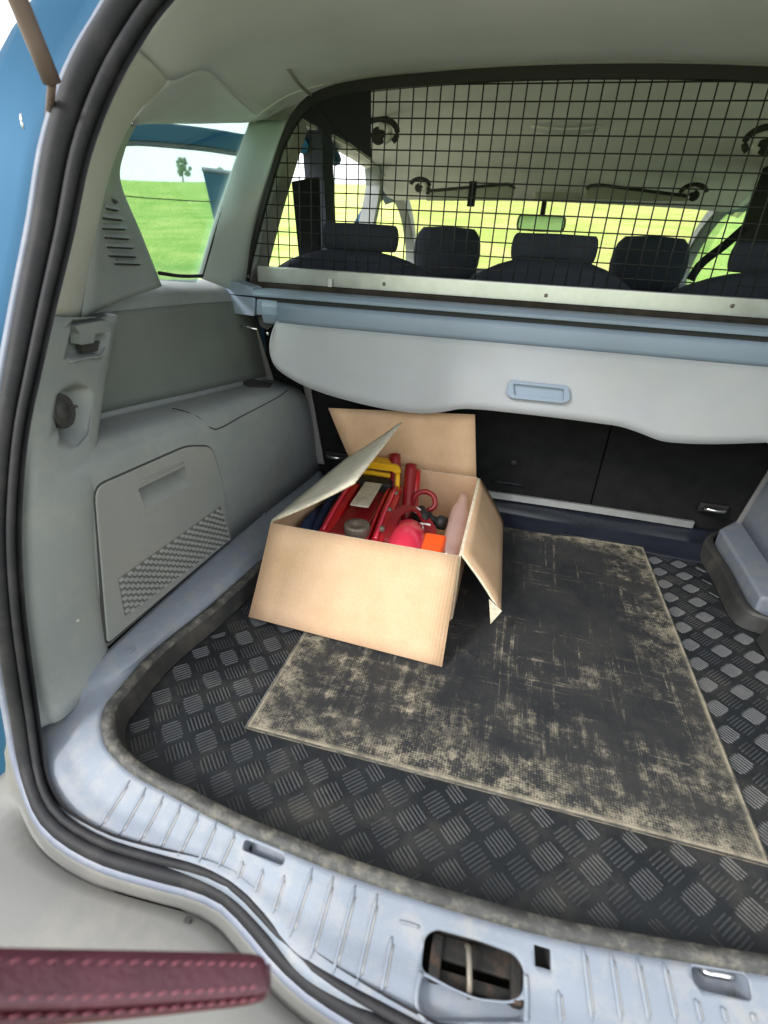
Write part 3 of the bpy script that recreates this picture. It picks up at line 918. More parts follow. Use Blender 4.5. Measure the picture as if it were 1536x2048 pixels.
# openings in the sill
holes = []
HP, HN = sill_outline([(872, 1858), (960, 1882), (1030, 1908), (1050, 1940), (1046, 1990), (1018, 2002), (955, 1996), (905, 1975), (842, 1940), (850, 1872)], .006)
HS, NS = sill_outline([(1068, 1889), (1101, 1899), (1102, 1941), (1070, 1932)], .001)
HA, NA = sill_outline([(489, 1678), (572, 1712), (566, 1732), (484, 1700)], .004)
HB, NB = sill_outline([(1381, 1931), (1494, 1949), (1506, 2004), (1400, 1980), (1386, 1962)], .005)
HT, NT = sill_outline([(843, 1948), (905, 1980), (955, 2001), (1018, 2008), (1053, 1996), (1054, 2044), (862, 2044), (838, 2025), (834, 1985)], .006)
allc = [(HP, HN), (HS, NS), (HA, NA), (HB, NB)]
for s_ in (sill,):
    cut(s_, [prism(P, n, .02, -.03) for P, n in allc + [(HT, NT)]])
pocket('latch_recess', HP, HN, .055, 'rust', car, .97)
pocket('latch_scoop', HT, NT, .010, 'sill', car, .93, V((.0, .003, 0)))
pocket('square_hole', HS, NS, .02, 'groove', car, .95)
pocket('lashing_recess', HA, NA, .016, 'sill', car, .9, V((0, -.002, 0)))
pocket('lashing_recess', HB, NB, .020, 'sill', car, .85)
# striker: bent steel bar across the latch recess
c0, _ = on_both((938, 1885)); c1, _ = on_both((940, 1995))
d = (c1 - c0)
stk = tube('striker', [c0 + d * .02 - HN * .035, c0 + d * .08 - HN * .006, c0 + d * .3 - HN * .002, c0 + d * .8 - HN * .002, c0 + d * .93 - HN * .006, c0 + d * .97 - HN * .035], .0025, 'steel', car, n=24, seg=10)
a_, _ = on_both((868, 1885)); b_, _ = on_both((1040, 1935))
e = (b_ - a_)
box('striker_plate', a_.lerp(b_, .5) - HN * .016, (e.length, .018, .004), 'rust', stk, .001, rot=e.to_track_quat('X', 'Z'))
box('striker_plate', a_.lerp(b_, .5) - HN * .013 + d * .58, (e.length, .010, .004), 'rust', stk, .001, rot=e.to_track_quat('X', 'Z'))
for q in (.03, .97):
    box('striker_bracket', a_.lerp(b_, q) - HN * .011 + d * .25, (.010, .034, .010), 'rust', stk, .002, rot=e.to_track_quat('X', 'Z'))
# scooped tray in front of the latch recess
TP, TN = [on_both(p)[0] for p in ((832, 1990), (850, 1952), (1048, 2000), (1046, 2046), (846, 2046))], HN
tube('scoop_edge', [on_both(p)[0] + V((0, 0, .0005)) for p in ((842, 1945), (834, 1980), (834, 2015), (850, 2044))], .0022, 'sill', sill, n=16, seg=8)
tube('scoop_edge', [on_both(p)[0] + V((0, 0, .0005)) for p in ((1051, 1950), (1053, 2000), (1052, 2044))], .0022, 'sill', sill, n=16, seg=8)
tube('scoop_edge', [on_both(p)[0] + V((0, 0, .0004)) for p in ((800, 1843), (825, 1850), (838, 1855))], .0014, 'sill', sill, n=8, seg=8)
# lashing eyes
h1, n1 = on_both((500, 1690)); 
box('lashing_bar', U((497, 1690), z=.01), (.012, .012, .006), 'blackmetal', car, .002)
e1 = U((1408, 1942), z=.017); e2 = U((1462, 1952), z=.017)
tube('lashing_bar', [e1 + V((0, .012, -.008)), e1, e1.lerp(e2, .5) + V((0, -.001, .001)), e2, e2 + V((0, .012, -.008))], .0035, 'chrome', car, n=18, seg=8)
# ribs on the sill
ribs = [((260, 1560), (197, 1657)), ((292, 1575), (237, 1672)), ((327, 1592), (277, 1685)), ((362, 1608), (317, 1700)), ((398, 1625), (355, 1712)), ((433, 1643), (397, 1725)), ((470, 1662), (437, 1735)),
        ((486, 1722), (475, 1757)), ((526, 1738), (510, 1785)), ((569, 1750), (545, 1828)), ((625, 1735), (579, 1875)), ((667, 1752), (620, 1917)), ((711, 1770), (665, 1950)), ((755, 1787), (712, 1972)),
        ((784, 1872), (762, 1990)),
        ((1116, 1980), (1122, 2046)), ((1165, 1892), (1184, 2046)), ((1220, 1902), (1242, 2046)), ((1273, 1915), (1298, 2046)), ((1326, 1924), (1352, 2046)), ((1390, 1997), (1402, 2046)), ((1443, 2012), (1452, 2046)), ((1503, 2025), (1508, 2046))]
for a, b in ribs:
    Q, NNs = [], []
    for k in range(9):
        t = k / 8
        h, n = on_both((a[0] + (b[0] - a[0]) * t, a[1] + (b[1] - a[1]) * t))
        if h is None: continue
        Q.append(h + n * .0002)
    if len(Q) < 3: continue
    o = tube('rib', Q, lambda t: .0019 if .02 < t < .98 else .0007, 'sill', sill, raw=True, seg=8)
    d = (Q[-1] - Q[0]).normalized(); sdv = V((d.y, -d.x, 0)).normalized()
    o = tube('rib_gap', [q + sdv * -.0023 + V((0, 0, -.0004)) for q in Q[1:-1]], .0012, 'tan', sill, raw=True, seg=5)
# small raised panel clip ends
for p in ((262, 1300), (525, 1030)):
    h, n = hit(sb, p)
    if h: box('clip', h + V((0, 0, .001)), (.008, .012, .003), 'sill', sill, .001)
# ---- right ledge block
rb = [V((.489, 1.143, .06)), V((.475, .873, .06)), V((.60, .873, .06)), V((.62, 1.21, .06)), V((.545, 1.21, .06))]
plate('ledge', rb, .058, 'sill', car, nrm=(0, 0, 1), bev=.006, seg=3)
loft('ledge_panel', [[V((.549, 1.21, .058)), V((.535, 1.0, .058)), V((.532, .88, .058))], [V((.565, 1.21, .16)), V((.556, 1.0, .19)), V((.556, .86, .2))], [V((.60, 1.21, .25)), V((.60, 1.0, .27)), V((.60, .86, .28))]], 'sill', car, nu=16, sub=4)
# ---- access lid with handle and grille on the left wheel box
def sh(p):
    h, n = hit(side_bvh, p)
    return h, n
lid_px = [(190, 975), (375, 893), (425, 893), (445, 960), (463, 1078), (216, 1288)]
lq = [sh(p) for p in lid_px]
lq = [q for q in lq if q[0] is not None]
ln_ = sum((q[1] for q in lq), V((0, 0, 0))).normalized()
lp0 = sum((q[0] for q in lq), V((0, 0, 0))) / len(lq)
def onlid(p, off=0): return UP(p, lp0 + ln_ * (.004 + off), ln_)
lo = rounded([onlid(p) for p in lid_px], [.018, .02, .02, .05, .008, .008])
hp = rounded([onlid(p) for p in ((276, 978), (371, 932), (378, 972), (291, 1018))], .004)
lid = plate('storage_lid', lo, .010, 'lid', car, nrm=ln_, bev=.002, seg=3)
cut(lid, [prism(hp, ln_, .02, -.03)])
cut(side, [prism(hp, ln_, .02, -.03)])
loL = onlid((276, 978)); loR = onlid((371, 932)); loR2 = onlid((378, 972)); loL2 = onlid((291, 1018))
dp = ln_ * -.016
mesh('handle_recess', [loL, loR, loR2, loL2, loL + dp * 2.4 + V((0, 0, .006)), loR + dp * 2.4 + V((0, 0, .006))], [(0, 1, 5, 4), (4, 5, 2, 3), (0, 4, 3), (1, 2, 5)], 'lid', lid, False)
tube('handle_edge', [onlid(p, .001) for p in ((283, 964), (330, 940), (366, 925))], .0015, 'lid', lid, n=10, seg=6)
tube('lid_gap', [p + ln_ * -.004 for p in lo] + [lo[0] - ln_ * .004], .0028, 'groove', lid, raw=True, seg=6)
q00, q10, q11, q01 = [onlid(p, .0004) for p in ((236, 1158), (441, 1012), (459, 1078), (250, 1232))]
items = []
NU_, NV_ = 30, 12
for j in range(NV_):
    for i in range(NU_):
        if (i + j) % 2: continue
        u, v = (i + .5) / NU_, (j + .5) / NV_
        c = q00.lerp(q10, u).lerp(q01.lerp(q11, u), v)
        du = (q10 - q00) / NU_ * .46; dv = (q01 - q00).lerp(q11 - q10, u) / NV_ * .46
        items.append(([c - du - dv - ln_ * .001, c + du - dv - ln_ * .001, c + du + dv + ln_ * .0036, c - du + dv + ln_ * .0036, c - du + dv - ln_ * .001, c + du + dv - ln_ * .001], [(0, 1, 2, 3), (3, 2, 5, 4), (0, 3, 4), (1, 5, 2)]))
g = join_boxes('vent_grille', items, 'lid', lid); tag(g, kind='stuff')
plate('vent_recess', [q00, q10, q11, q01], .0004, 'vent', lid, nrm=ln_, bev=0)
# seams of the cover on top of the wheel box
for P in ([(345, 817), (378, 826), (402, 838), (424, 858), (440, 856), (480, 834), (560, 792), (575, 780)],):
    Q = [sh(p)[0] for p in P]
    Q = [q for q in Q if q is not None]
    tube('trim_seam', Q, .0013, 'groove', side, n=30, seg=6)
ov = [sh(p) for p in ((485, 763), (505, 758), (545, 768), (540, 776), (500, 775))]
if all(o_[0] is not None for o_ in ov):
    plate('finger_slot', rounded([o_[0] + o_[1] * .0015 for o_ in ov], .006), .002, 'groove', side, nrm=(0, 0, 1), bev=0)
# ---- knob recess on the left pillar
kh = [hit(pill_bvh, p) for p in ((112, 786), (150, 770), (182, 775), (187, 812), (176, 866), (150, 896), (124, 886), (108, 836))]
kc, kn = hit(pill_bvh, (140, 825))
kp = rounded([UP(p, kc, kn) for p in ((112, 786), (150, 768), (182, 775), (187, 812), (176, 866), (150, 896), (124, 886), (106, 836))], .008)
cut(pt, [prism(kp, kn, .02, -.02)])
pocket('knob_recess', kp, kn, .022, 'trim', car, .72, V((-.004, .0, .004)))
kb = UP((132, 822), kc, kn)
q = kn.to_track_quat('Z', 'Y').to_matrix()
def disc(name, c, r, h, mat, parent, prof=None, seg=24):
    prof = prof or [(0, h), (r * .8, h), (r, h * .7), (r, 0)]
    rows = []
    for rr, zz in prof:
        rows.append([c + q @ V((rr * math.cos(k * 2 * math.pi / seg), rr * math.sin(k * 2 * math.pi / seg), zz)) for k in range(seg)])
    return fixn(grid_mesh(name, rows, mat, parent, closed_u=True))
kn_o = disc('knob', kb - kn * .012, .020, .012, 'rubber_dark', car, [(0, .012), (.010, .012), (.0115, .009), (.0165, .009), (.019, .0115), (.0205, .009), (.0205, 0)])
tube('knob_strap', [kb + V((.008, 0, .004)) - kn * .004, kb + V((.018, .004, .007)) - kn * .005, kb + V((.026, .006, .006)) - kn * .012], .002, 'rubber_dark', kn_o, n=8, seg=6)
# ---- cover holder bracket higher on the left pillar
bc, bn = hit(pill_bvh, (175, 675))
def onb(p, off=0): return UP(p, bc + bn * off, bn)
bp_ = rounded([onb(p) for p in ((144, 640), (218, 632), (222, 668), (208, 712), (133, 718))], .003)
cut(pt, [prism(bp_, bn, .02, -.02)])
pocket('holder_recess', bp_, bn, .014, 'trim', car, .86)
plate('cover_holder', rounded([onb(p, .002) for p in ((150, 652), (216, 640), (222, 660), (190, 668), (188, 686), (162, 690), (160, 668))], .002), .012, 'trim', car, nrm=bn, bev=.0015)
tube('holder_rim', [onb(p, .001) for p in ((138, 724), (175, 716), (206, 710), (210, 696))], .0018, 'trim', car, n=10, seg=6)
plate('holder_gap', [onb(p, -.004) for p in ((162, 688), (200, 682), (196, 702), (166, 706))], .004, 'groove', car, nrm=bn, bev=0)
# ---- screws
h, n = hit(pill_bvh, (155, 1241))
if h: box('screw', h, (.004, .004, .003), 'trim_up', car, .001)
# ---- metal seat frame strips at the rear corner
def strip(P, w, name='seat_frame_strip'):
    a, b = P
    up = V((1, 0, 0))
    return plate(name, [a - up * w, a + up * w, b + up * w, b - up * w], .006, 'tan', car, nrm=(0, -1, 0), bev=.001)
strip((U((507, 655), y=1.19), U((540, 762), y=1.19)), .009)
strip((U((612, 765), y=1.19), U((642, 928), y=1.19)), .009)
strip((MX(U((612, 765), y=1.19)), V((.548, 1.19, .05))), .012)
# ---- rear seats with carpeted backs
def curved_back(x0, x1, ztop, y, arc, name='rear_seat'):
    n = 13
    out = []
    xs = [x0 + (x1 - x0) * k / (n - 1) for k in range(n)]
    top = [V((x, y, ztop - arc * abs(2 * k / (n - 1) - 1) ** 2.6)) for k, x in enumerate(xs)]
    rows = []
    for dy, dz in ((-.045, -.52), (-.05, -.06), (-.04, -.02), (-.01, .0), (.03, -.01), (.06, -.05), (.09, -.45)):
        rows.append([p + V((0, dy, dz)) for p in top])
    return rows
def headrest(name, c, w, h, d, parent, mat='seat', posts=True, ex=.45):
    rows = []
    nseg = 12
    for j in range(9):
        t = j / 8 * math.pi
        r = max(math.sin(t), .0) ** (.35 if ex < .5 else .5)
        z = -math.cos(t) * h / 2
        r = r if 0 < j < 8 else .02
        ring_ = []
        for k in range(24):
            a = k * 2 * math.pi / 24
            ca, sa = math.cos(a), math.sin(a)
            sx = abs(ca) ** ex * (1 if ca >= 0 else -1); sy = abs(sa) ** .6 * (1 if sa >= 0 else -1)
            ring_.append(V(c) + V((sx * w / 2 * ((.72 + .28 * r) if ex < .5 else (.35 + .65 * r)) * (r if j in (0, 8) else 1), sy * d / 2 * r, z)))
        rows.append(ring_)
    o = grid_mesh(name, rows, mat, parent, closed_u=True)
    fixn(o)
    if posts:
        for s in (-1, 1):
            tube('headrest_post', [V(c) + V((s * w * .27, 0, -h * .45)), V(c) + V((s * w * .27, -.005, -h * .45 - .05))], .006, 'chrome', o, n=4, seg=8)
    return o
for cx, hz, base in ((-.416, .59, .562), (.045, .587, .568), (.506, .59, .565)):
    hw = .205 if cx != .045 else .175
    s_ = grid_mesh('rear_seat', curved_back(cx - hw, cx + hw, base + .0, 1.33, .05), 'seat', car)
    solid(s_, .01, -1)
    headrest('headrest', (cx, 1.37, hz), .19, .062, .075, s_)
for k, (x0, x1) in enumerate(((-.60, -.1405), (-.1375, .2285), (.2315, .69))):
    o = mesh('seat_back_panel', [V((x0, 1.205, .0)), V((x1, 1.205, .0)), V((x1, 1.195, .43)), V((x0, 1.195, .43)), V((x0, 1.26, .0)), V((x1, 1.26, .0)), V((x1, 1.25, .43)), V((x0, 1.25, .43))],
             [(0, 1, 2, 3), (5, 4, 7, 6), (3, 2, 6, 7), (0, 4, 5, 1), (0, 3, 7, 4), (1, 5, 6, 2)], 'carpet', car, False)
    bevel(o, .002, 2)
box('seat_top_flap', (.045, 1.19, .462), (1.33, .05, .044), 'carpet_brown', car, .004)
box('seat_shelf', (.045, 1.27, .455), (1.34, .14, .02), 'carpet', car, .006)
# button and hinge slot on the carpeted back
for p, s in (((1028, 925), (.016, .006, .012)),):
    box('release_button', U(p, y=1.199), s, 'blackmetal', car, .003)
tube('hinge_slot', [U((985, 962), y=1.2), U((1030, 968), y=1.2), U((1045, 972), y=1.2)], .003, 'rubber', car, n=6, seg=6)
# ---- front seats
for cx in (-.305, .385):
    s_ = grid_mesh('front_seat', curved_back(cx - .25, cx + .25, .50, 2.1, .10), 'seat', car); solid(s_, .01, -1)
    headrest('headrest', (cx, 2.1, .575), .245, .175, .10, s_, ex=.6)
# ---- cabin sides: pillars, rails, doors
def bar(name, P, w, d, mat, mir=False, n=12, up=(1, 0, 0)):
    if mir: P = [MX(p) for p in P]
    return tube(name, P, 1, mat, car, n=n, shape=[(-w, -d), (w, -d), (w, d), (-w, d)], up=up)
X = -.665
for mir in (False, True):
    bar('roof_rail', [V((X, 1.36, .825)), V((X, 1.45, .855)), V((X, 1.9, .885)), V((X, 2.3, .882)), V((X, 2.62, .845)), V((X, 2.95, .76)), V((X, 3.25, .62))], .014, .02, 'trim_up', mir, 24)
    bar('centre_pillar', [V((X, 1.72, .88)), V((X, 1.77, .62)), V((X, 1.80, .40))], .045, .03, 'seat', mir)
    bar('front_pillar', [V((X, 2.33, .885)), V((X, 2.36, .80)), V((X, 2.27, .64)), V((X, 2.2, .45))], .020, .03, 'trim', mir)
    bar('front_pillar', [V((X + .01, 2.74, .84)), V((X + .015, 2.95, .74)), V((X + .02, 3.08, .6)), V((X + .02, 3.1, .45))], .025, .025, 'trim', mir)
    bar('rear_quarter_post', [V((X + .01, 1.53, .86)), V((X + .01, 1.36, .66)), V((X + .0, 1.24, .47))], .03, .03, 'tan', mir)
    bar('sill_body', [V((X - .04, .9, -.18)), V((X - .04, 2.0, -.18)), V((X - .04, 3.3, -.18))], .06, .06, 'paint', mir)
    if mir:
        f = MX
        plate('door_panel', [f((X, 1.25, -.1)), f((X, 3.1, -.1)), f((X, 3.15, .5)), f((X, 1.25, .49))], .06, 'seat', car, nrm=(-1, 0, 0), bev=.01)
        plate('side_window', [f((X, 1.25, .49)), f((X, 3.2, .5)), f((X, 2.9, .78)), f((X, 2.4, .88)), f((X, 1.5, .87))], .003, 'glass', car, nrm=(-1, 0, 0), bev=0)
# folded black organiser hanging by the right centre pillar
plate('coat', rounded([V((.71, 2.02, .90)), V((.70, 2.3, .91)), V((.69, 2.32, .60)), V((.70, 2.02, .58))], .03), .05, 'blackcloth', car, nrm=(-1, 0, 0), bev=.01)
tube('seat_belt', [U((1490, 455), y=1.9), U((1450, 490), y=1.9), U((1400, 530), y=1.9), U((1380, 560), y=1.9)], 1, 'blackcloth', car, n=10, shape=[(-.012, -.002), (.012, -.002), (.012, .002), (-.012, .002)], up=(0, 1, 0))
# windscreen, header, dash
ws = [V((-.62, 2.74, .80)), V((.045, 2.80, .815)), V((.71, 2.74, .80)), V((.74, 3.25, .50)), V((.045, 3.4, .50)), V((-.65, 3.25, .50))]
mesh('windscreen', ws, [(0, 1, 4, 5), (1, 2, 3, 4)], 'glass2', car)
loft('dashboard', [[V((-.66, 3.3, .50)), V((.045, 3.42, .51)), V((.75, 3.3, .50))], [V((-.66, 2.85, .50)), V((.045, 2.9, .52)), V((.75, 2.85, .50))], [V((-.66, 2.72, .42)), V((.045, 2.75, .42)), V((.75, 2.72, .42))], [V((-.66, 2.8, .0)), V((.045, 2.8, .0)), V((.75, 2.8, .0))]], 'blackcloth', car, nu=20, sub=4, thick=.01)
plate('cabin_floor', [V((-.6, .34, -.06)), V((.69, .34, -.06)), V((.79, 3.5, -.06)), V((-.7, 3.5, -.06))], .03, 'carpet', car, nrm=(0, 0, 1), bev=0)
plate('engine_bay', [V((-.7, 3.45, -.3)), V((.79, 3.45, -.3)), V((.79, 3.45, .47)), V((-.7, 3.45, .47))], .8, 'paint', car, nrm=(0, -1, 0), bev=.03)
# visors
for P in ([(856, 382), (1018, 368), (1030, 376), (1026, 398), (1000, 402), (850, 402)], [(1176, 372), (1200, 370), (1372, 392), (1380, 402), (1300, 402), (1168, 398)]):
    pts = [U(p, y=2.42) for p in P]
    pts2 = []
    n = V((0, -.95, -.3))
    ref = pts[0]
    pts2 = [UP(p, ref, n) for p in P]
    o = plate('sun_visor', rounded(pts2, .012), .014, 'trim_up', car, bev=.004, seg=3)
    tube('visor_edge', [p_ + V((0, -.004, 0)) for p_ in rounded(pts2, .012)[:16]], .006, 'groove', o, raw=True, seg=6)
vs_ = UP((945, 390), pts2[0], V((0, -.85, -.5)))
box('visor_strap', U((944, 388), y=2.35), (.030, .01, .085), 'blackcloth', car, .003)
# rear view mirror
mc = U((1082, 447), y=2.55)
mo = headrest('rear_view_mirror', mc, .20, .062, .035, car, 'blackmetal', posts=False)
plate('reflection_tinted_mirror_glass', rounded([mc + V((-.09, -.022, -.024)), mc + V((.09, -.022, -.024)), mc + V((.09, -.022, .024)), mc + V((-.09, -.022, .024))], .012), .003, 'tint', mo, nrm=(0, -1, 0), bev=0)
tube('mirror_stem', [mc + V((0, 0, .02)), mc + V((0, .05, .06)), mc + V((0, .1, .085))], .011, 'blackmetal', mo, n=6, seg=8)
box('sensor_housing', U((1115, 392), y=2.68), (.20, .06, .03), 'trim_up', car, .01)
# interior lamp
dl, _ = hit(hb2, (1132, 252))
if dl is None: dl = V((.03, 1.9, .93))
rows = []
for rr, zz in ((0, -.020), (.5, -.019), (.85, -.013), (1, .004)):
    rows.append([dl + V((math.cos(k * math.pi / 12) * .105 * rr, math.sin(k * math.pi / 12) * .05 * rr, zz)) for k in range(24)])
fixn(grid_mesh('interior_lamp', rows, 'fabric', car, closed_u=True))
tube('lamp_edge', [dl + V((-.1, -.03, -.006)), dl + V((-.05, -.052, -.015)), dl + V((0, -.056, -.018)), dl + V((.05, -.052, -.015)), dl + V((.1, -.03, -.006))], .004, 'whiteplastic', car, n=14, seg=6)
# grab handles / hooks
for p, kr in (((768, 240), .052), ((845, 353), .040), ((1387, 366), .045), ((1532, 256), .052)):
    c, n = hit(hb2, p)
    if c is None: c = U(p, y=2.)
    s_ = 1 if p[0] > 1000 else -1
    c = c + V((0, -.03, -.038))
    pts = [c + V((kr * math.cos(a), -.012, kr * .62 * math.sin(a))) for a in [math.radians(t_ if s_ < 0 else 180 - t_) for t_ in range(-40, 171, 15)]]
    o = tube('grab_handle', pts, .008, 'groove', car, n=24, seg=8)
    pts = [c + V((kr * .62 * math.cos(a), -.016, kr * .38 * math.sin(a) - .004)) for a in [math.radians(t_ if s_ < 0 else 180 - t_) for t_ in range(-60, 100, 15)]]
    tube('handle_lip', pts, .009, 'whiteplastic', o, n=20, seg=8)
    q = V((0, -1, -.25)).to_track_quat('Z', 'Y').to_matrix()
    disc('handle_hollow', c + V((-.005 * -s_, -.004, -.006)), kr * .42, .008, 'groove', o)
# metal rod hook between roof and guard (left)
g0, _ = hit(hb, (576, 138))
g1 = U((622, 190), y=1.19)
if g0 is None: g0 = U((576, 138), y=1.05)
tube('coat_rod', [g0, g0.lerp(g1, .5) + V((0, 0, -.004)), g1], .0032, 'tan', car, n=8, seg=8)
# left seat belt column seen through the mesh
plate('seat_belt', [U((582, 362), y=1.46), U((637, 352), y=1.46), U((641, 545), y=1.33), U((600, 545), y=1.33)], .012, 'blackcloth', car, bev=.003)
box('belt_reel', U((520, 478), y=1.33), (.03, .04, .055), 'blackmetal', car, .008)
# ---- open rear left door seen through the quarter window
door = empty('door')
bpy.data.objects.remove(door)
dn = V((.86, -.5, 0))
d0 = V((-.80, 1.60, .80))
dpl = V((-.5, -.86, 0)).normalized()
def D(p): return UP(p, V((-1.05, 1.6, .8)), V((.62, -.78, 0)))
tb = [D((215, 268)), D((265, 263)), D((340, 268)), D((420, 277)), D((500, 290))]
do = tube('open_rear_door', tb, 1, 'paint', car, n=16, shape=[(-.018, -.022), (.018, -.022), (.018, .022), (-.018, .022)])
tube('door_seal_strip', [D((215, 288)), D((265, 284)), D((340, 289)), D((420, 297)), D((500, 310))], .010, 'flange', do, n=16, seg=6)
tube('door_seal_strip', [D((250, 277)), D((340, 279)), D((420, 287)), D((500, 300))], .006, 'seal', do, n=16, seg=6)
tube('door_glass_edge', [D((210, 382)), D((245, 391)), D((340, 399)), D((430, 404))], .0016, 'seal', do, n=12, seg=6)
plate('door_skin', [D((150, 700)), D((500, 700)), D((500, 610)), D((150, 590))], .04, 'paint', do, bev=.005)
# corner of the open front door further forward
def D2(p): return UP(p, V((-1.2, 2.05, .8)), V((.4, -.9, 0)))
fd = plate('open_front_door', [D2((404, 338)), D2((474, 348)), D2((500, 360)), D2((470, 520)), D2((432, 460))], .035, 'paint', car, bev=.006)
tube('door_frame_edge', [D2((404, 338)), D2((440, 343)), D2((474, 348))], .008, 'flange', fd, n=6, seg=6)
# front left door frame, open, seen past the centre pillar
bar('front_door_frame', [U((722, 450), x=-.74), U((748, 400), x=-.74), U((762, 350), x=-.74), U((750, 320), x=-.74)], .012, .03, 'paint')
tube('centre_pillar_trim', [U((604, 292), x=-.69), U((625, 283), x=-.69), U((655, 292), x=-.69), U((672, 320), x=-.69)], .02, 'paint', car, n=14, seg=8)
# tailgate gas strut at the upper left
ga, gb_ = UP((24, -30), (-.44, .5, .72), (0, 1, .1)), UP((104, 165), (-.47, .53, .68), (0, 1, .1))
gs = tube('tailgate_strut', [ga + (ga - gb_) * .3, gb_], .0085, 'strut', car, n=4, seg=12)
tube('strut_rod', [gb_, U((96, 250), x=-.53)], .004, 'strut', gs, n=4, seg=8)
# the raised tailgate above and behind the photographer
tgA, tgB = V((.045, .58, .99)), V((.045, -.46, 1.40))
td = (tgB - tgA); tn = V((0, -.39, -1)).normalized()
def TG(x, t, o=0): return V((.045 + x, 0, 0)) + V((0, tgA.y, tgA.z)) + V((0, td.y, td.z)) * t + tn * o
tg = plate('tailgate', [TG(-.58, .55), TG(.58, .55), TG(.50, 1.0), TG(-.50, 1.0)], .05, 'trim', car, nrm=tn, bev=.015)
for sx in (-1, 1):
    plate('tailgate_frame', [TG(sx * .60, 0), TG(sx * .50, .0), TG(sx * .46, .55), TG(sx * .58, .55)], .045, 'trim', tg, nrm=tn, bev=.01)
plate('tailgate_frame', [TG(-.5, 0), TG(.5, 0), TG(.5, .1), TG(-.5, .1)], .045, 'trim', tg, nrm=tn, bev=.01)
plate('tailgate_window', [TG(-.49, .09, -.02), TG(.49, .09, -.02), TG(.47, .56, -.02), TG(-.47, .56, -.02)], .004, 'glass2', tg, nrm=tn, bev=0)
# wire clip on the painted channel
tube('paint_clip', [U((42, 228), x=-.53), U((43, 245), x=-.53), U((48, 258), x=-.53)], .0012, 'alu', car, n=6, seg=6)
# bumper plug
bb = [o for o in car.children if o.name.startswith('bumper')][0]
h, n = hit(bvh_of(bb), (376, 1842))
if h: box('bumper_plug', h, (.007, .005, .006), 'groove', bb, .001)

#============================================================ BOOT LINER
liner = empty('boot_liner', (0.045, .75, 0))
tag(liner, 'black rubber boot liner with chequer tread and dusty raised rim', 'boot liner')
def toward(p, k):
    d = V((.045 if abs(p.x - .045) > .3 else p.x, .72, 0)) - V((p.x, p.y, 0))
    if p.y > .72: d = V((.045 - p.x, 0, 0))
    elif abs(p.x - .045) < .32: d = V((0, .72 - p.y, 0))
    return p + d.normalized() * k
def rim_curves(mir, pts):
    r0 = [p + V((0, 0, .0)) for p in pts]
    r1 = [toward(p, .002) + V((0, 0, .007)) for p in pts]
    r2 = [toward(p, .0125) + V((0, 0, .006)) for p in pts]
    r3 = [toward(p, .0155) + V((0, 0, .001)) for p in pts]
    r4 = [V((q.x, q.y, .002)) for q in [toward(p, .022) for p in pts]]
    return [r0, r1, r2, r3, r4]
pl = si + [V((-.455, 1.2, .02))]
def smooth_pts(P, n): return catmull(P, n)
PL = smooth_pts(pl, 90)
PR = [MX(p) for p in smooth_pts(siR + [V((-.455, 1.2, .02))], 90)]
PR = [p for p in PR if p.y < .84]
PR += [V((.535, .835, .03)), V((.500, .848, .03)), V((.474, .862, .03)), V((.476, 1.0, .03)), V((.484, 1.14, .03)), V((.52, 1.19, .03))]
PR = smooth_pts(PR, 90)
def lin(name, P, a, b, mat, th=.002):
    C = rim_curves(False, P)
    rows = C[a:b]
    return grid_mesh(name, rows, mat, liner)
for P in (PL, PR):
    cutk = next((k for k, p in enumerate(P) if P is PR and p.y > .80), len(P))
    lin('liner_rim', P[:cutk + 1], 0, 4, 'rubber_rim')
    if cutk < len(P): lin('liner_rim', P[cutk:], 0, 4, 'rubber_dark')
    lin('liner_wall', P, 3, 5, 'rubber_dark')
# floor of the liner
edgeL = rim_curves(False, PL)[4]; edgeR = rim_curves(False, PR)[4]
poly = edgeL[::-1] + edgeR[1:]
fl_v = [V((p.x, p.y, 0.0)) for p in poly]
lf = mesh('liner_floor', [p + V((0, 0, .0005)) for p in fl_v], [tuple(range(len(fl_v)))], 'rubber', liner, False)
# rear lip of the liner with soft folds
for (y0, z0, y1, z1) in ((1.085, .001, 1.20, .03),):
    rows = []
    for j in range(10):
        t = j / 9
        rows.append([V((-.47 + k * .0125, y0 + (y1 - y0) * t + .006 * math.sin(k * .22 + 1), z0 + z1 * (t ** 1.6) + .010 * math.exp(-((t - .45) / .14) ** 2) * (.55 + .45 * math.sin(k * .19)) )) for k in range(80)])
    o = grid_mesh('liner_rear_lip', rows, 'lip', liner); solid(o, .002)
# tread: blocks of fine bars in two diagonal directions
items = []
px_, py_ = .04825, .0466
rnd = random.Random(3)
def inside(x, y, poly2):
    c = False
    j = len(poly2) - 1
    for i in range(len(poly2)):
        a, b = poly2[i], poly2[j]
        if (a.y > y) != (b.y > y) and x < (b.x - a.x) * (y - a.y) / (b.y - a.y) + a.x: c = not c
        j = i
    return c
def bar_item(c, d, s, L_, w, h):
    # rounded ridge: hexagonal footprint, bevelled top
    foot = [(-L_, 0), (-L_ * .82, -w), (L_ * .82, -w), (L_, 0), (L_ * .82, w), (-L_ * .82, w)]
    top = [(-L_ * .86, 0), (-L_ * .72, -w * .25), (L_ * .72, -w * .25), (L_ * .86, 0), (L_ * .72, w * .25), (-L_ * .72, w * .25)]
    vs = [c + d * a + s * b for a, b in foot] + [c + d * a + s * b + V((0, 0, h)) for a, b in top]
    fs = [(6, 7, 8, 9, 10, 11)] + [(i, (i + 1) % 6, (i + 1) % 6 + 6, i + 6) for i in range(6)]
    return vs, fs
pads = []
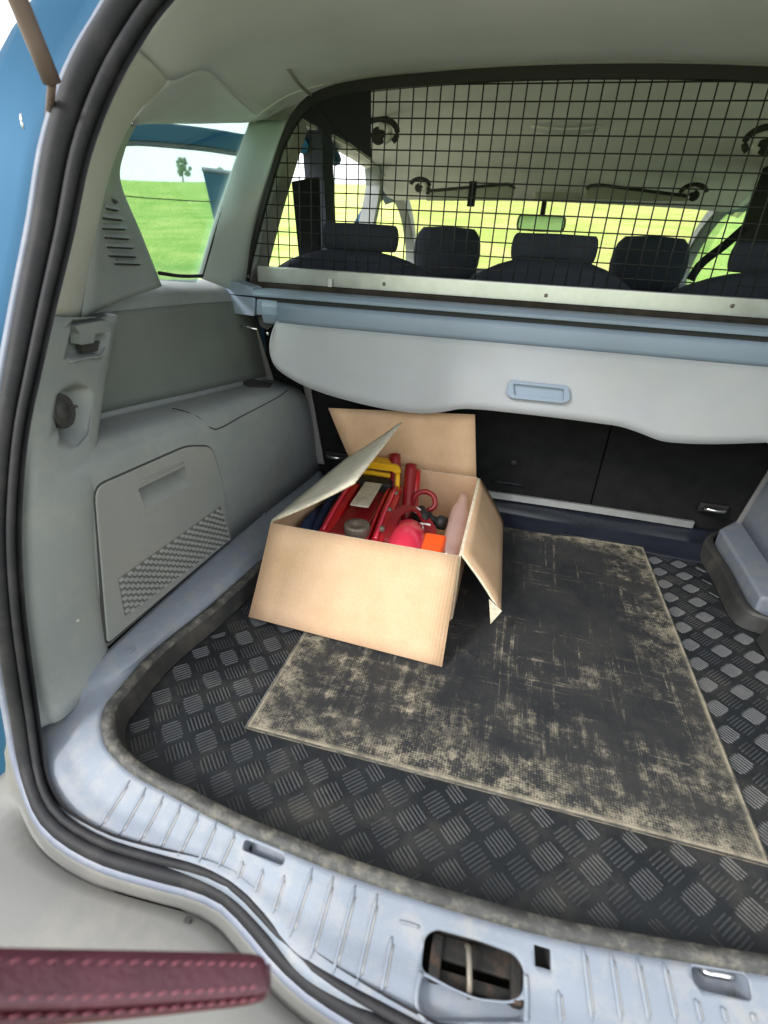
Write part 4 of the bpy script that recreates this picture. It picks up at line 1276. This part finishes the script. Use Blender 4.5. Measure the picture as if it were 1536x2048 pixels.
for ori in (0, 1):
    d = V((1, -1, 0)).normalized() if ori == 0 else V((1, 1, 0)).normalized()
    s = V((-d.y, d.x, 0))
    for i in range(-12, 13):
        for j in range(-2, 20):
            cx = -.0312 + px_ * (i + .5 * ori); cy = .312 + py_ * (j + .5 * ori)
            if not inside(cx, cy, fl_v): continue
            for k in range(7):
                o_ = (k - 3) * .00445
                L_ = .0125 if abs(k - 3) < 3 else .0105
                c = V((cx, cy, .0006)) + s * o_
                if -.262 < c.x < .345 and .408 < c.y < 1.112: continue
                if not (inside(c.x + d.x * L_, c.y + d.y * L_, fl_v) and inside(c.x - d.x * L_, c.y - d.y * L_, fl_v)): continue
                if c.y > 1.1: continue
                items.append(bar_item(c, d, s, L_, .00118, .0015))
tr = join_boxes('tread_bars', items, 'tread', liner); tag(tr, kind='stuff')
# smooth anti-slip insert
mx0, mx1, my0, my1 = -.2595, .3405, .4125, 1.105
cxm, cym = (mx0 + mx1) / 2, (my0 + my1) / 2
bv = [V((mx0, my0, .0)), V((mx1, my0, .0)), V((mx1, my1, .0)), V((mx0, my1, .0))]
ins = mesh('smooth_insert', [p + V((0, 0, .0035)) for p in bv] + bv, [(0, 1, 2, 3), (0, 4, 5, 1), (1, 5, 6, 2), (2, 6, 7, 3), (3, 7, 4, 0)], 'dusty', liner, False, loc=(cxm, cym, 0))
tube('insert_edge', [p + V((0, 0, .0036)) for p in bv] + [bv[0] + V((0, 0, .0036))], .0012, 'rubber_rim', liner, raw=True, seg=6)

#============================================================ SEAT BACK FOOT BAR AND LASHING EYES
fb = tube('floor_bar', [U((966, 986), y=1.19), U((1180, 1017), y=1.19), U((1386, 1049), y=1.19)], 1, 'alu', None, n=8, shape=[(-.004, -.008), (.004, -.008), (.004, .008), (-.004, .008)])
child(fb, car)
for p in ((672, 914), (1428, 1019)):
    c = U(p, y=1.185)
    o = tube('lashing_eye', [c + V((-.022, .006, .0)), c + V((-.018, -.008, .002)), c + V((0, -.014, .003)), c + V((.018, -.008, .002)), c + V((.022, .006, 0))], .0045, 'chrome', car, n=16, seg=8)
    box('eye_base', c + V((0, .008, 0)), (.06, .012, .022), 'blackmetal', o, .003)

#============================================================ DOG GUARD
guard = empty('dog_guard', (.045, 1.2, .485))
tag(guard, 'black wire mesh dog guard standing above the rear seat backs', 'dog guard')
GY = 1.2
out_px = [(489, 566), (492, 540), (505, 482), (525, 405), (545, 335), (566, 270), (586, 228), (614, 196), (660, 174), (740, 158), (860, 146), (1000, 136), (1130, 130), (1215, 129)]
gl = [U(p, y=GY) for p in out_px]
gl = [p for p in gl if p.x < -.03]
gl = gl + [V((.045, GY, gl[-1].z + .0022))]
GL = catmull(gl, 60)
gfull = GL + [MX(p) for p in GL[-2::-1]]
N_ = len(gfull)
rows = []
for i, p in enumerate(gfull):
    t = (gfull[min(i + 1, N_ - 1)] - gfull[max(i - 1, 0)]).normalized()
    s = V((t.z, 0, -t.x))  # towards inside
    k = .005 + .0045 * min(max((p.z - .74) / .08, 0), 1)
    rows.append([p + V((0, -.006, 0)), p + s * 2 * k + V((0, -.006, 0)), p + s * 2 * k + V((0, .006, 0)), p + V((0, .006, 0))])
fr = fixn(grid_mesh('frame', rows, 'blackmetal', guard, closed_u=True, smooth=False))
br = box('bottom_rail', (.045, GY - .004, .4995), (1.305, .012, .036), 'alu', guard, .003)
for p in ((496, 553), (768, 568), (1092, 591), (1465, 612)):
    c = U(p, y=GY - .011)
    o = box('rivet', c, (.007, .004, .007), 'steel', br, .002)
box('rail_clip', U((660, 566), y=1.18), (.010, .006, .018), 'whiteplastic', br, .002)
# outline for clipping the wires
poly2 = [(p.x, p.z) for p in gfull]
def zspan(x):
    zs = []
    for (a, b), (c, d) in zip(poly2, poly2[1:]):
        if (a - x) * (c - x) <= 0 and a != c: zs.append(b + (d - b) * (x - a) / (c - a))
    return max(zs) if zs else None
def xspan(z):
    xs_ = []
    for (a, b), (c, d) in zip(poly2, poly2[1:]):
        if (b - z) * (d - z) <= 0 and b != d: xs_.append(a + (c - a) * (z - b) / (d - b))
    return (min(xs_), max(xs_)) if len(xs_) > 1 else None
WR = .00135
for i in range(-26, 30):
    x = .1006 + .02625 * i
    zt = zspan(x)
    if zt is None or zt < .53: continue
    j_ = random.uniform(-.0006, .0006)
    tube('wire', [V((x, GY, .515)), V((x + j_, GY + .0006, (.515 + zt) / 2)), V((x, GY, zt - .002))], WR, 'blackmetal', guard, n=5, seg=6, up=(0, 1, 0))
for j in range(0, 13):
    z = .8197 - .02568 * (j - 1)
    if z < .522: continue
    xs_ = xspan(z)
    if xs_ is None: continue
    tube('wire', [V((xs_[0] + .002, GY + .0026, z)), V((.045, GY + .003, z + random.uniform(-.0005, .0005))), V((xs_[1] - .002, GY + .0026, z))], WR, 'blackmetal', guard, n=5, seg=6)
# solid black corner plate
cp = [U(p, y=GY - .004) for p in ((741, 160), (741, 316), (700, 286), (655, 262), (620, 246), (598, 232), (590, 224), (616, 196), (660, 176))]
plate('corner_panel', cp, .004, 'blackcloth', guard, nrm=(0, -1, 0), bev=0)
tube('corner_fold', [U((641, 222), y=GY - .006), U((665, 252), y=GY - .006), U((694, 284), y=GY - .006)], .0018, 'blackmetal', guard, n=8, seg=6)

#============================================================ LOAD COVER
cov = empty('load_cover', (.045, 1.08, .43))
tag(cov, 'grey roller load cover hanging down in front of the seat backs', 'load cover')
CY = 1.10
# cassette: long housing with a top lip
def extr(name, prof, x0, x1, mat, parent, bev=0, n=2):
    rows = []
    for k in range(n):
        x = x0 + (x1 - x0) * k / (n - 1)
        rows.append([V((x, y, z)) for y, z in prof])
    o = grid_mesh(name, rows, mat, parent, closed_u=True, smooth=False)
    bm = bmesh.new(); bm.from_mesh(o.data); bm.verts.ensure_lookup_table()
    K = len(prof)
    bm.faces.new([bm.verts[i] for i in range(K)]); bm.faces.new([bm.verts[(n - 1) * K + i] for i in range(K)])
    bmesh.ops.recalc_face_normals(bm, faces=bm.faces)
    bm.to_mesh(o.data); bm.free()
    if bev: bevel(o, bev, 3)
    return o
extr('cassette_lid', [(CY - .004, .459), (CY - .004, .466), (CY + .004, .472), (CY + .060, .474), (CY + .060, .459)], -.575, .665, 'cassette', cov, .002)
extr('cassette', [(CY, .450), (CY - .004, .440), (CY - .005, .425), (CY + .004, .405), (CY + .03, .396), (CY + .055, .41), (CY + .056, .450)], -.555, .645, 'cassette', cov, .003)
extr('slot_shadow', [(CY + .004, .448), (CY + .004, .460), (CY + .05, .460), (CY + .05, .448)], -.57, .66, 'groove', cov)
for s in (0, 1):
    f = MX if s else (lambda p: V(p))
    P = rounded([f(U(p, y=CY)) for p in ((425, 586), (510, 596), (508, 632), (446, 624))], .004)
    o = plate('end_cap', P, .05, 'cassette', cov, nrm=(0, -1, 0), bev=.003, seg=3)
    P = rounded([f(U(p, y=CY)) for p in ((513, 598), (553, 602), (552, 632), (512, 630))], .004)
    plate('end_collar', P, .045, 'cassette', o, nrm=(0, -1, 0), bev=.003, seg=3)
    P = rounded([f(U(p, y=CY + .002)) for p in ((440, 562), (470, 563), (505, 575), (508, 592), (428, 586), (416, 578))], .004)
    plate('end_cap_lid', P, .045, 'cassette', o, nrm=(0, -1, 0), bev=.003)
    P = [f(U(p, y=CY + .01)) for p in ((515, 630), (552, 632), (552, 646), (535, 660), (520, 652))]
    plate('roller_end', P, .03, 'groove', o, nrm=(0, -1, 0), bev=0)
    a_, b_ = f(U((482, 652), y=CY - .004)), f(U((515, 659), y=CY - .004))
    tube('pin', [a_, b_], .0028, 'chrome', o, n=3, seg=8)
    c = f(U((536, 668), y=CY - .004))
    tube('pin', [c + V((0, 0, .004)), c - V((0, .0, .004))], .0035, 'chrome', o, n=3, seg=8)
# stiffened front band, then the wavy edged panel
def wavy(x):
    # lower edge height against distance from centre
    t = abs(x - .0875)
    pts = [(0, .0), (.21, .000), (.26, -.004), (.30, -.014), (.36, -.02), (.45, -.0165), (.52, -.004), (.57, .018), (.62, .05), (.66, .085)]
    for (a, b), (c, d) in zip(pts, pts[1:]):
        if a <= t <= c: 
            u = (t - a) / (c - a); u = u * u * (3 - 2 * u)
            return b + (d - b) * u
    return pts[-1][1]
# trace of the lower edge in the photo
edge_px = [(540, 690), (541, 712), (552, 735), (590, 762), (640, 784), (700, 802), (760, 816), (810, 824), (850, 827), (885, 824), (920, 818), (960, 819), (1010, 824), (1100, 834), (1200, 847), (1240, 853), (1280, 866), (1320, 881), (1360, 886), (1420, 888), (1536, 885)]
low = [U(p, y=CY - .045) for p in edge_px]
LOW = catmull(low, 120)
xr = max(p.x for p in LOW)
# continue to the right like the left end, mirrored
ctr = .087
LOWR = [V((2 * ctr - p.x, p.y, p.z)) for p in LOW if 2 * ctr - p.x > xr + .01]
LOWA = LOW + LOWR[::-1]
LOWA = catmull(LOWA, 150)
rows = []
K = len(LOWA)
top_y, top_z = CY - .006, .413
x_l, x_r = LOWA[0].x + .004, LOWA[-1].x - .004
for j in range(9):
    t = j / 8
    r_ = []
    for k, p in enumerate(LOWA):
        q_ = V((x_l + (x_r - x_l) * k / (K - 1), top_y, top_z)).lerp(p, t) if False else V((p.x, top_y, top_z)).lerp(p, t)
        q_.y -= .006 * math.sin(t * math.pi) * (1 + .3 * math.sin(p.x * 7))
        r_.append(q_)
    rows.append(r_)
pn = grid_mesh('cover_panel', rows, 'cover', cov); solid(pn, .003)
band = []
for j in range(5):
    t = j / 4
    band.append([V((x_l + (x_r - x_l) * k / 20, CY - .0075 - .003 * math.sin(t * 3.1), .449 - .040 * t)) for k in range(21)])
bo = grid_mesh('cover_band', band, 'cassette', cov); solid(bo, .003)
# pull handle with recess
hpl = (V((0, CY - .0460, .337)), V((0, -1, .22)).normalized())
hc = [UP(p, *hpl) for p in ((1018, 760), (1138, 772), (1142, 800), (1128, 808), (1022, 797), (1012, 790))]
ho = plate('pull_handle', rounded(hc, .008), .010, 'cassette', cov, nrm=hpl[1], bev=.002, seg=3)
hi_ = rounded([UP(p, *hpl) for p in ((1026, 767), (1128, 778), (1128, 800), (1028, 790))], .004)
cut(ho, [prism(hi_, hpl[1], .02, -.008)])
pk = mesh('handle_well', [p - hpl[1] * .0072 for p in hi_], [tuple(range(len(hi_)))], 'cassette', ho, False)

#============================================================ CARDBOARD BOX AND WHAT IS IN IT
bx = empty('cardboard_box', (-.2, .88, .004))
tag(bx, 'open brown cardboard box of car tools standing on the boot floor', 'box')
bx0, bx1, by0, by1, bz0, bz1 = -.362, -.036, .712, 1.058, .0045, .131
bxb = -.338
T = .004
def panel(name, P, n, label=None, parent=bx, mat='card'):
    o = plate(name, P, T, mat, parent, nrm=n, bev=.0007, both=True)
    o.data.materials.append(M['cardedge'])
    for f_ in o.data.polygons[2:]: f_.material_index = 1
    return o
panel('front_panel', [V((bx0, by0, bz0)), V((bx1, by0, bz0)), V((bx1, by0, bz1)), V((bx0, by0, bz1))], (0, -1, 0))
panel('back_panel', [V((bxb + .003, by1, bz0)), V((bx1 - .003, by1, bz0)), V((bx1 - .003, by1, bz1)), V((bxb + .003, by1, bz1))], (0, -1, 0))
panel('side_panel', [V((bx0, by0 + .003, bz0)), V((bxb, by1 - .003, bz0)), V((bxb, by1 - .003, bz1)), V((bx0, by0 + .003, bz1))], (-1, 0, 0))
panel('side_panel', [V((bx1, by0 + .003, bz0)), V((bx1, by1 - .003, bz0)), V((bx1, by1 - .003, bz1)), V((bx1, by0 + .003, bz1))], (1, 0, 0))
panel('base_panel', [V((bx0, by0, bz0 + .003)), V((bx1, by0, bz0 + .003)), V((bx1, by1, bz0 + .003)), V((bxb, by1, bz0 + .003))], (0, 0, 1))
def bent(name, a, b, c, d, bow, label=None, mat='card'):
    """flap: a-b hinge edge, c-d free edge (c beyond b)"""
    a, b, c, d = map(V, (a, b, c, d))
    n = (b - a).cross(d - a).normalized()
    rows = []
    for j in range(7):
        t = j / 6
        rows.append([a.lerp(b, i / 10).lerp(d.lerp(c, i / 10), t) + n * (bow * math.sin(t * math.pi) * (.6 + .4 * math.sin(i * .6))) for i in range(11)])
    o = grid_mesh(name, rows, mat, bx, smooth=True)
    o.data.materials.append(M['cardedge'])
    md = solid(o, T, 0).modifiers['solidify']
    md.material_offset_rim = 1
    if label: o['label'] = label
    return o
bent('flap', (bx0 + .002, by0 - .003, bz1 + .002), (bx1 - .001, by0 - .003, bz1 + .001), U((884, 1334), z=.006), U((498, 1234), z=.008), .003, 'front flap hanging down towards the sill')
bent('flap', (bxb + .006, by1 + .003, bz1), (bx1 - .006, by1 + .003, bz1), U((950, 829), y=1.085), U((657, 816), y=1.085), .003, 'rear flap standing upright under the load cover')
bent('flap', (bx0, by0 + .004, bz1 + .002), (bxb, by1 - .006, bz1 + .002), U((803, 845), y=1.035), U((708, 966), y=.722), .004, 'left flap coloured as sky-lit, leaning in over the tools', 'card_skylit')
bent('flap', (bx1 + .002, by0 + .006, bz1), (bx1 + .002, by1 - .004, bz1), (.029, 1.05, .040), U((1000, 1224), y=.704), -.004, 'right flap folded down outwards')
# torn corner of the right flap
tc_ = U((1000, 1222), y=.704)
mesh('torn_corner', [tc_, U((978, 1198), y=.700), U((981, 1248), y=.698), U((1004, 1222), y=.700)], [(0, 1, 2, 3)], 'cardedge', bx, False)

tools = 'tools packed in the cardboard box'
# trolley jack
jk = empty('trolley_jack', (-.24, .88, .01))
tag(jk, 'red trolley jack with cream label and yellow handle socket in the box', 'jack')
def rail(x0, x1, w):
    P = []
    prof = [(.745, .075), (.77, .098), (.85, .112), (.95, .118), (1.01, .108), (1.03, .07), (1.03, .02), (.745, .02)]
    vs = [V((x0 - w / 2, y, z)) for y, z in prof] + [V((x0 + w / 2, y, z)) for y, z in prof]
    k = len(prof)
    vs = [v + V(((x1 - x0) * (v.y - .745) / .285, 0, 0)) for v in vs]
    fs = [tuple(range(k)), tuple(range(2 * k - 1, k - 1, -1))] + [(i, i + k, (i + 1) % k + k, (i + 1) % k) for i in range(k)]
    o = fixn(mesh('side_rail', vs, fs, 'red', jk, False)); bevel(o, .004, 3); return o
rail(-.285, -.293, .026); rail(-.186, -.202, .024)
rail(-.205, -.218, .006)
box('lift_arm', (-.245, .87, .088), (.062, .21, .03), 'darkred', jk, .004)
box('label_plate', (-.246, .905, .1225), (.036, .115, .004), 'label', jk, .001, rot=Matrix.Rotation(.03, 3, 'Z'))
q = Matrix.Identity(3)
disc('saddle', V((-.229, .785, .098)), .024, .02, 'steel', jk, [(0, .014), (.009, .014), (.010, .018), (.015, .018), (.022, .020), (.024, .016), (.024, 0)])
box('rear_block', (-.25, .985, .10), (.075, .035, .045), 'blackmetal', jk, .004)
# yellow handle socket bridge
yb = tube('handle_bracket', rounded([V((-.300, .975, .09)), V((-.300, .998, .150)), V((-.205, .998, .150)), V((-.200, .965, .085))][0:4], .010, 4)[5:-5] , 1, 'yellow', jk, shape=[(-.0075, -.0045), (.0075, -.0045), (.0075, .0045), (-.0075, .0045)], up=(0, 1, 0), raw=True)
tube('bracket_leg', [V((-.300, .998, .142)), V((-.302, .985, .118)), V((-.298, .972, .09))], .0055, 'yellow', jk, n=6, seg=8)
tube('bracket_leg', [V((-.205, .998, .142)), V((-.200, .98, .115)), V((-.199, .96, .085))], .0055, 'yellow', jk, n=6, seg=8)
box('lower_bar', (-.252, 1.006, .128), (.088, .010, .010), 'yellow', jk, .003)
tube('release_rod', [V((-.27, .96, .108)), V((-.235, .972, .112))], .0045, 'chrome', jk, n=4, seg=8)
for q_ in range(3):
    disc('rail_bolt', V((-.186 - .004 * q_, .80 + q_ * .07, .104 + q_ * .005)), .0055, .008, 'steel', jk)
tube('rail_rib', [V((-.289, .77, .101)), V((-.291, .85, .115)), V((-.293, .95, .121)), V((-.294, 1.0, .113))], .0035, 'pink', jk, n=12, seg=6)
tube('rail_rib', [V((-.190, .77, .101)), V((-.195, .85, .115)), V((-.198, .95, .121)), V((-.200, .99, .113))], .0035, 'pink', jk, n=12, seg=6)
box('bridge_top', (-.250, 1.025, .152), (.075, .022, .008), 'yellow', jk, .002)
tube('bracket_bolt', [V((-.28, .99, .115)), V((-.225, .99, .115))], .006, 'steel', jk, n=4, seg=8)
# red tie-down handle / post behind
hp_ = empty('jack_handle', (-.21, 1.02, .1)); tag(hp_, 'dark red two piece jack handle standing in the back of the box', 'jack handle')
tube('grip', [V((-.205, .985, .07)), V((-.212, 1.01, .13)), V((-.222, 1.035, .165))], .013, 'darkred', hp_, n=10, seg=12)
tube('shaft', [V((-.165, .93, .06)), V((-.175, .985, .12)), V((-.180, 1.015, .155))], .0125, 'darkred', hp_, n=10, seg=12)
tube('shaft', [V((-.155, .945, .06)), V((-.163, 1.0, .125)), V((-.166, 1.02, .142))], .008, 'red', hp_, n=8, seg=10)
# pink red bottle lying at the front
def lathe(name, path, prof, mat, parent, seg=22, label=None):
    a, b = V(path[0]), V(path[1])
    d = (b - a); L_ = d.length; d.normalize()
    s = d.cross(V((0, 0, 1))).normalized(); u = s.cross(d)
    rows = [[a + d * (t * L_) + s * math.cos(k * 2 * math.pi / seg) * r + u * math.sin(k * 2 * math.pi / seg) * r for k in range(seg)] for t, r in prof]
    return fixn(grid_mesh(name, rows, mat, parent, closed_u=True))
o = lathe('oil_bottle', [(-.128, .735, .075), (-.148, .875, .088)], [(0, .001), (0, .030), (.04, .036), (.5, .037), (.75, .033), (.88, .020), (.93, .013), (1, .012), (1, .001)], 'pink', None)
tag(o, 'glossy pink red plastic bottle lying at the front of the box', 'bottle')
# warning triangle case / dark red strap around it
o = tube('tow_strap', [V((-.165, .74, .06)), V((-.172, .79, .10)), V((-.170, .85, .118)), V((-.150, .885, .118)), V((-.125, .89, .10)), V((-.098, .84, .085)), V((-.09, .76, .06))], 1, 'darkred', None, n=30, shape=[(-.010, -.002), (.010, -.002), (.010, .002), (-.010, .002)])
tag(o, 'dark red webbing strap looped round the pink red bottle', 'strap')
# red clamp with black knob
cl = empty('hand_pump', (-.12, .93, .08)); tag(cl, 'black hand pump with small red and white fittings in the box', 'pump')
lathe('pump_body', [(-.150, .92, .085), (-.082, .892, .092)], [(0, .001), (0, .013), (.2, .017), (.5, .015), (.55, .010), (.8, .009), (.82, .014), (1, .013), (1, .001)], 'blackmetal', cl)
lathe('pump_knob', [(-.135, .915, .105), (-.118, .880, .098)], [(0, .001), (0, .008), (.8, .009), (1, .001)], 'blackmetal', cl)
tube('pump_ring', [V((-.148, .905, .103)), V((-.142, .900, .111)), V((-.133, .90, .106)), V((-.136, .905, .098))], .003, 'whiteplastic', cl, n=12, seg=6, closed=True)
box('pump_clip', (-.118, .872, .092), (.022, .006, .008), 'whiteplastic', cl, .002)
o = tube('red_hook', [V((-.160, .955, .085)), V((-.155, .96, .112)), V((-.138, .962, .122)), V((-.118, .955, .118)), V((-.112, .945, .10)), V((-.125, .94, .09))], .0055, 'darkred', cl, n=22, seg=10)
# orange first aid / warning piece
o = box('reflector', (-.090, .79, .088), (.042, .075, .03), 'orange', None, .006)
tag(o, 'bright orange plastic reflector wedged beside the pink bottle', 'reflector')
o = box('red_pouch', (-.088, .745, .070), (.085, .045, .04), 'pink', None, .012)
tag(o, 'pinkish red pouch in the front right corner of the box', 'pouch')
# clear bottle along the right side
cb = lathe('clear_bottle', [(-.0575, .775, .080), (-.060, 1.0, .110)], [(0, .001), (0, .016), (.05, .0185), (.7, .0185), (.82, .012), (.9, .009), (1, .009), (1, .001)], 'bottle', None)
tag(cb, 'clear pinkish plastic bottle along the right side of the box', 'bottle')
# dark blue cloth bag at the left
rows = []
rnd = random.Random(5)
for j in range(14):
    rows.append([V((-.352 + i * .0045, .73 + j * .022, .055 + .035 * math.sin(i / 12 * math.pi) + .010 * math.sin(i * 1.3 + j * .8) + .006 * rnd.random())) for i in range(12)])
o = grid_mesh('cloth_bag', rows, 'bluecloth', None); solid(o, .006)
tag(o, 'dark blue cloth bag stuffed along the left side of the box', 'bag')

#============================================================ LEATHER STRAP IN THE FOREGROUND
def atd(p, d):
    w = ray(p).normalized(); return CAM + w * d
stp = empty('leather_strap', atd((200, 1960), .36)); tag(stp, 'burgundy leather bag strap with pale stitching held across the bottom left corner', 'strap')
xs_ = [-160, -60, 40, 140, 240, 330, 410, 470, 508, 526, 533]
top_ = [1890, 1893, 1896, 1898, 1900, 1902, 1904, 1906, 1908, 1914, 1928]
botm = [2022, 2021, 2020, 2018, 2013, 2007, 2001, 1996, 1992, 1990, 1985]
rows = []
for x, a, b in zip(xs_, top_, botm):
    dd = .335 + .03 * (x + 160) / 700
    pa, pb = atd((x, a), dd), atd((x, b), dd - .006)
    mid_ = pa.lerp(pb, .5) + (CAM - pa).normalized() * .0010
    rows.append([pa - ray((x, a)).normalized() * -.004, pa, pa.lerp(mid_, .5) + (CAM - pa).normalized() * .001, mid_, mid_.lerp(pb, .5) + (CAM - pa).normalized() * .001, pb, pb - ray((x, b)).normalized() * -.004])
cols = list(zip(*rows))
fine = [catmull(list(c), 60) for c in cols]
o = grid_mesh('upper_layer', [list(r) for r in fine], 'strap', stp)
# lower folded layer
rows2 = []
bot2 = [2078, 2070, 2060, 2050, 2040, 2031, 2022, 2015, 2008, 2002, 1995]
for x, a, b in zip(xs_, botm, bot2):
    dd = .335 + .03 * (x + 160) / 700
    pa, pb = atd((x, a - 4), dd + .0045), atd((x, b), dd + .004)
    rows2.append([pa, pa.lerp(pb, .5) + (CAM - pa).normalized() * .0015, pb, pb + ray((x, b)).normalized() * .008])
fine2 = [catmull(list(c), 60) for c in zip(*rows2)]
grid_mesh('lower_layer', [list(r) for r in fine2], 'strap_edge', stp)
# rounded end of the fold
tube('fold_end', [atd((533, 1930), .3655), atd((534, 1955), .366), atd((533, 1985), .3645)], .002, 'strap', stp, n=8, seg=8)
def stitches(yoff_top, rowsrc, frac, lean):
    pass
def sdist(x): return .335 + .03 * (x + 160) / 700
def interp(xq, ys_):
    for i in range(len(xs_) - 1):
        if xs_[i] <= xq <= xs_[i + 1]:
            return ys_[i] + (ys_[i + 1] - ys_[i]) * (xq - xs_[i]) / (xs_[i + 1] - xs_[i])
    return ys_[-1]
x = -20
while x < 515:
    pitch = 40 - 22 * max(0, min(1, x / 520))
    ln2 = pitch * .55
    for row_ in (0, 1, 2):
        if row_ == 0: yy = interp(x, top_) + 27 - 6 * x / 520; d_ = -.0032
        elif row_ == 1: yy = interp(x, botm) - 25 + 6 * x / 520; d_ = -.0072
        else: yy = interp(x, botm) + 13 - 8 * x / 520; d_ = .0015
        a_, b_ = atd((x, yy + 3), sdist(x) + d_), atd((x + ln2, yy - 5 + 3 * x / 520), sdist(x + ln2) + d_)
        tube('stitch', [a_, a_.lerp(b_, .5) + (CAM - a_).normalized() * .0006, b_], .00045, 'stitch', stp, n=5, seg=6)
    x += pitch
print('objects', len(bpy.data.objects))
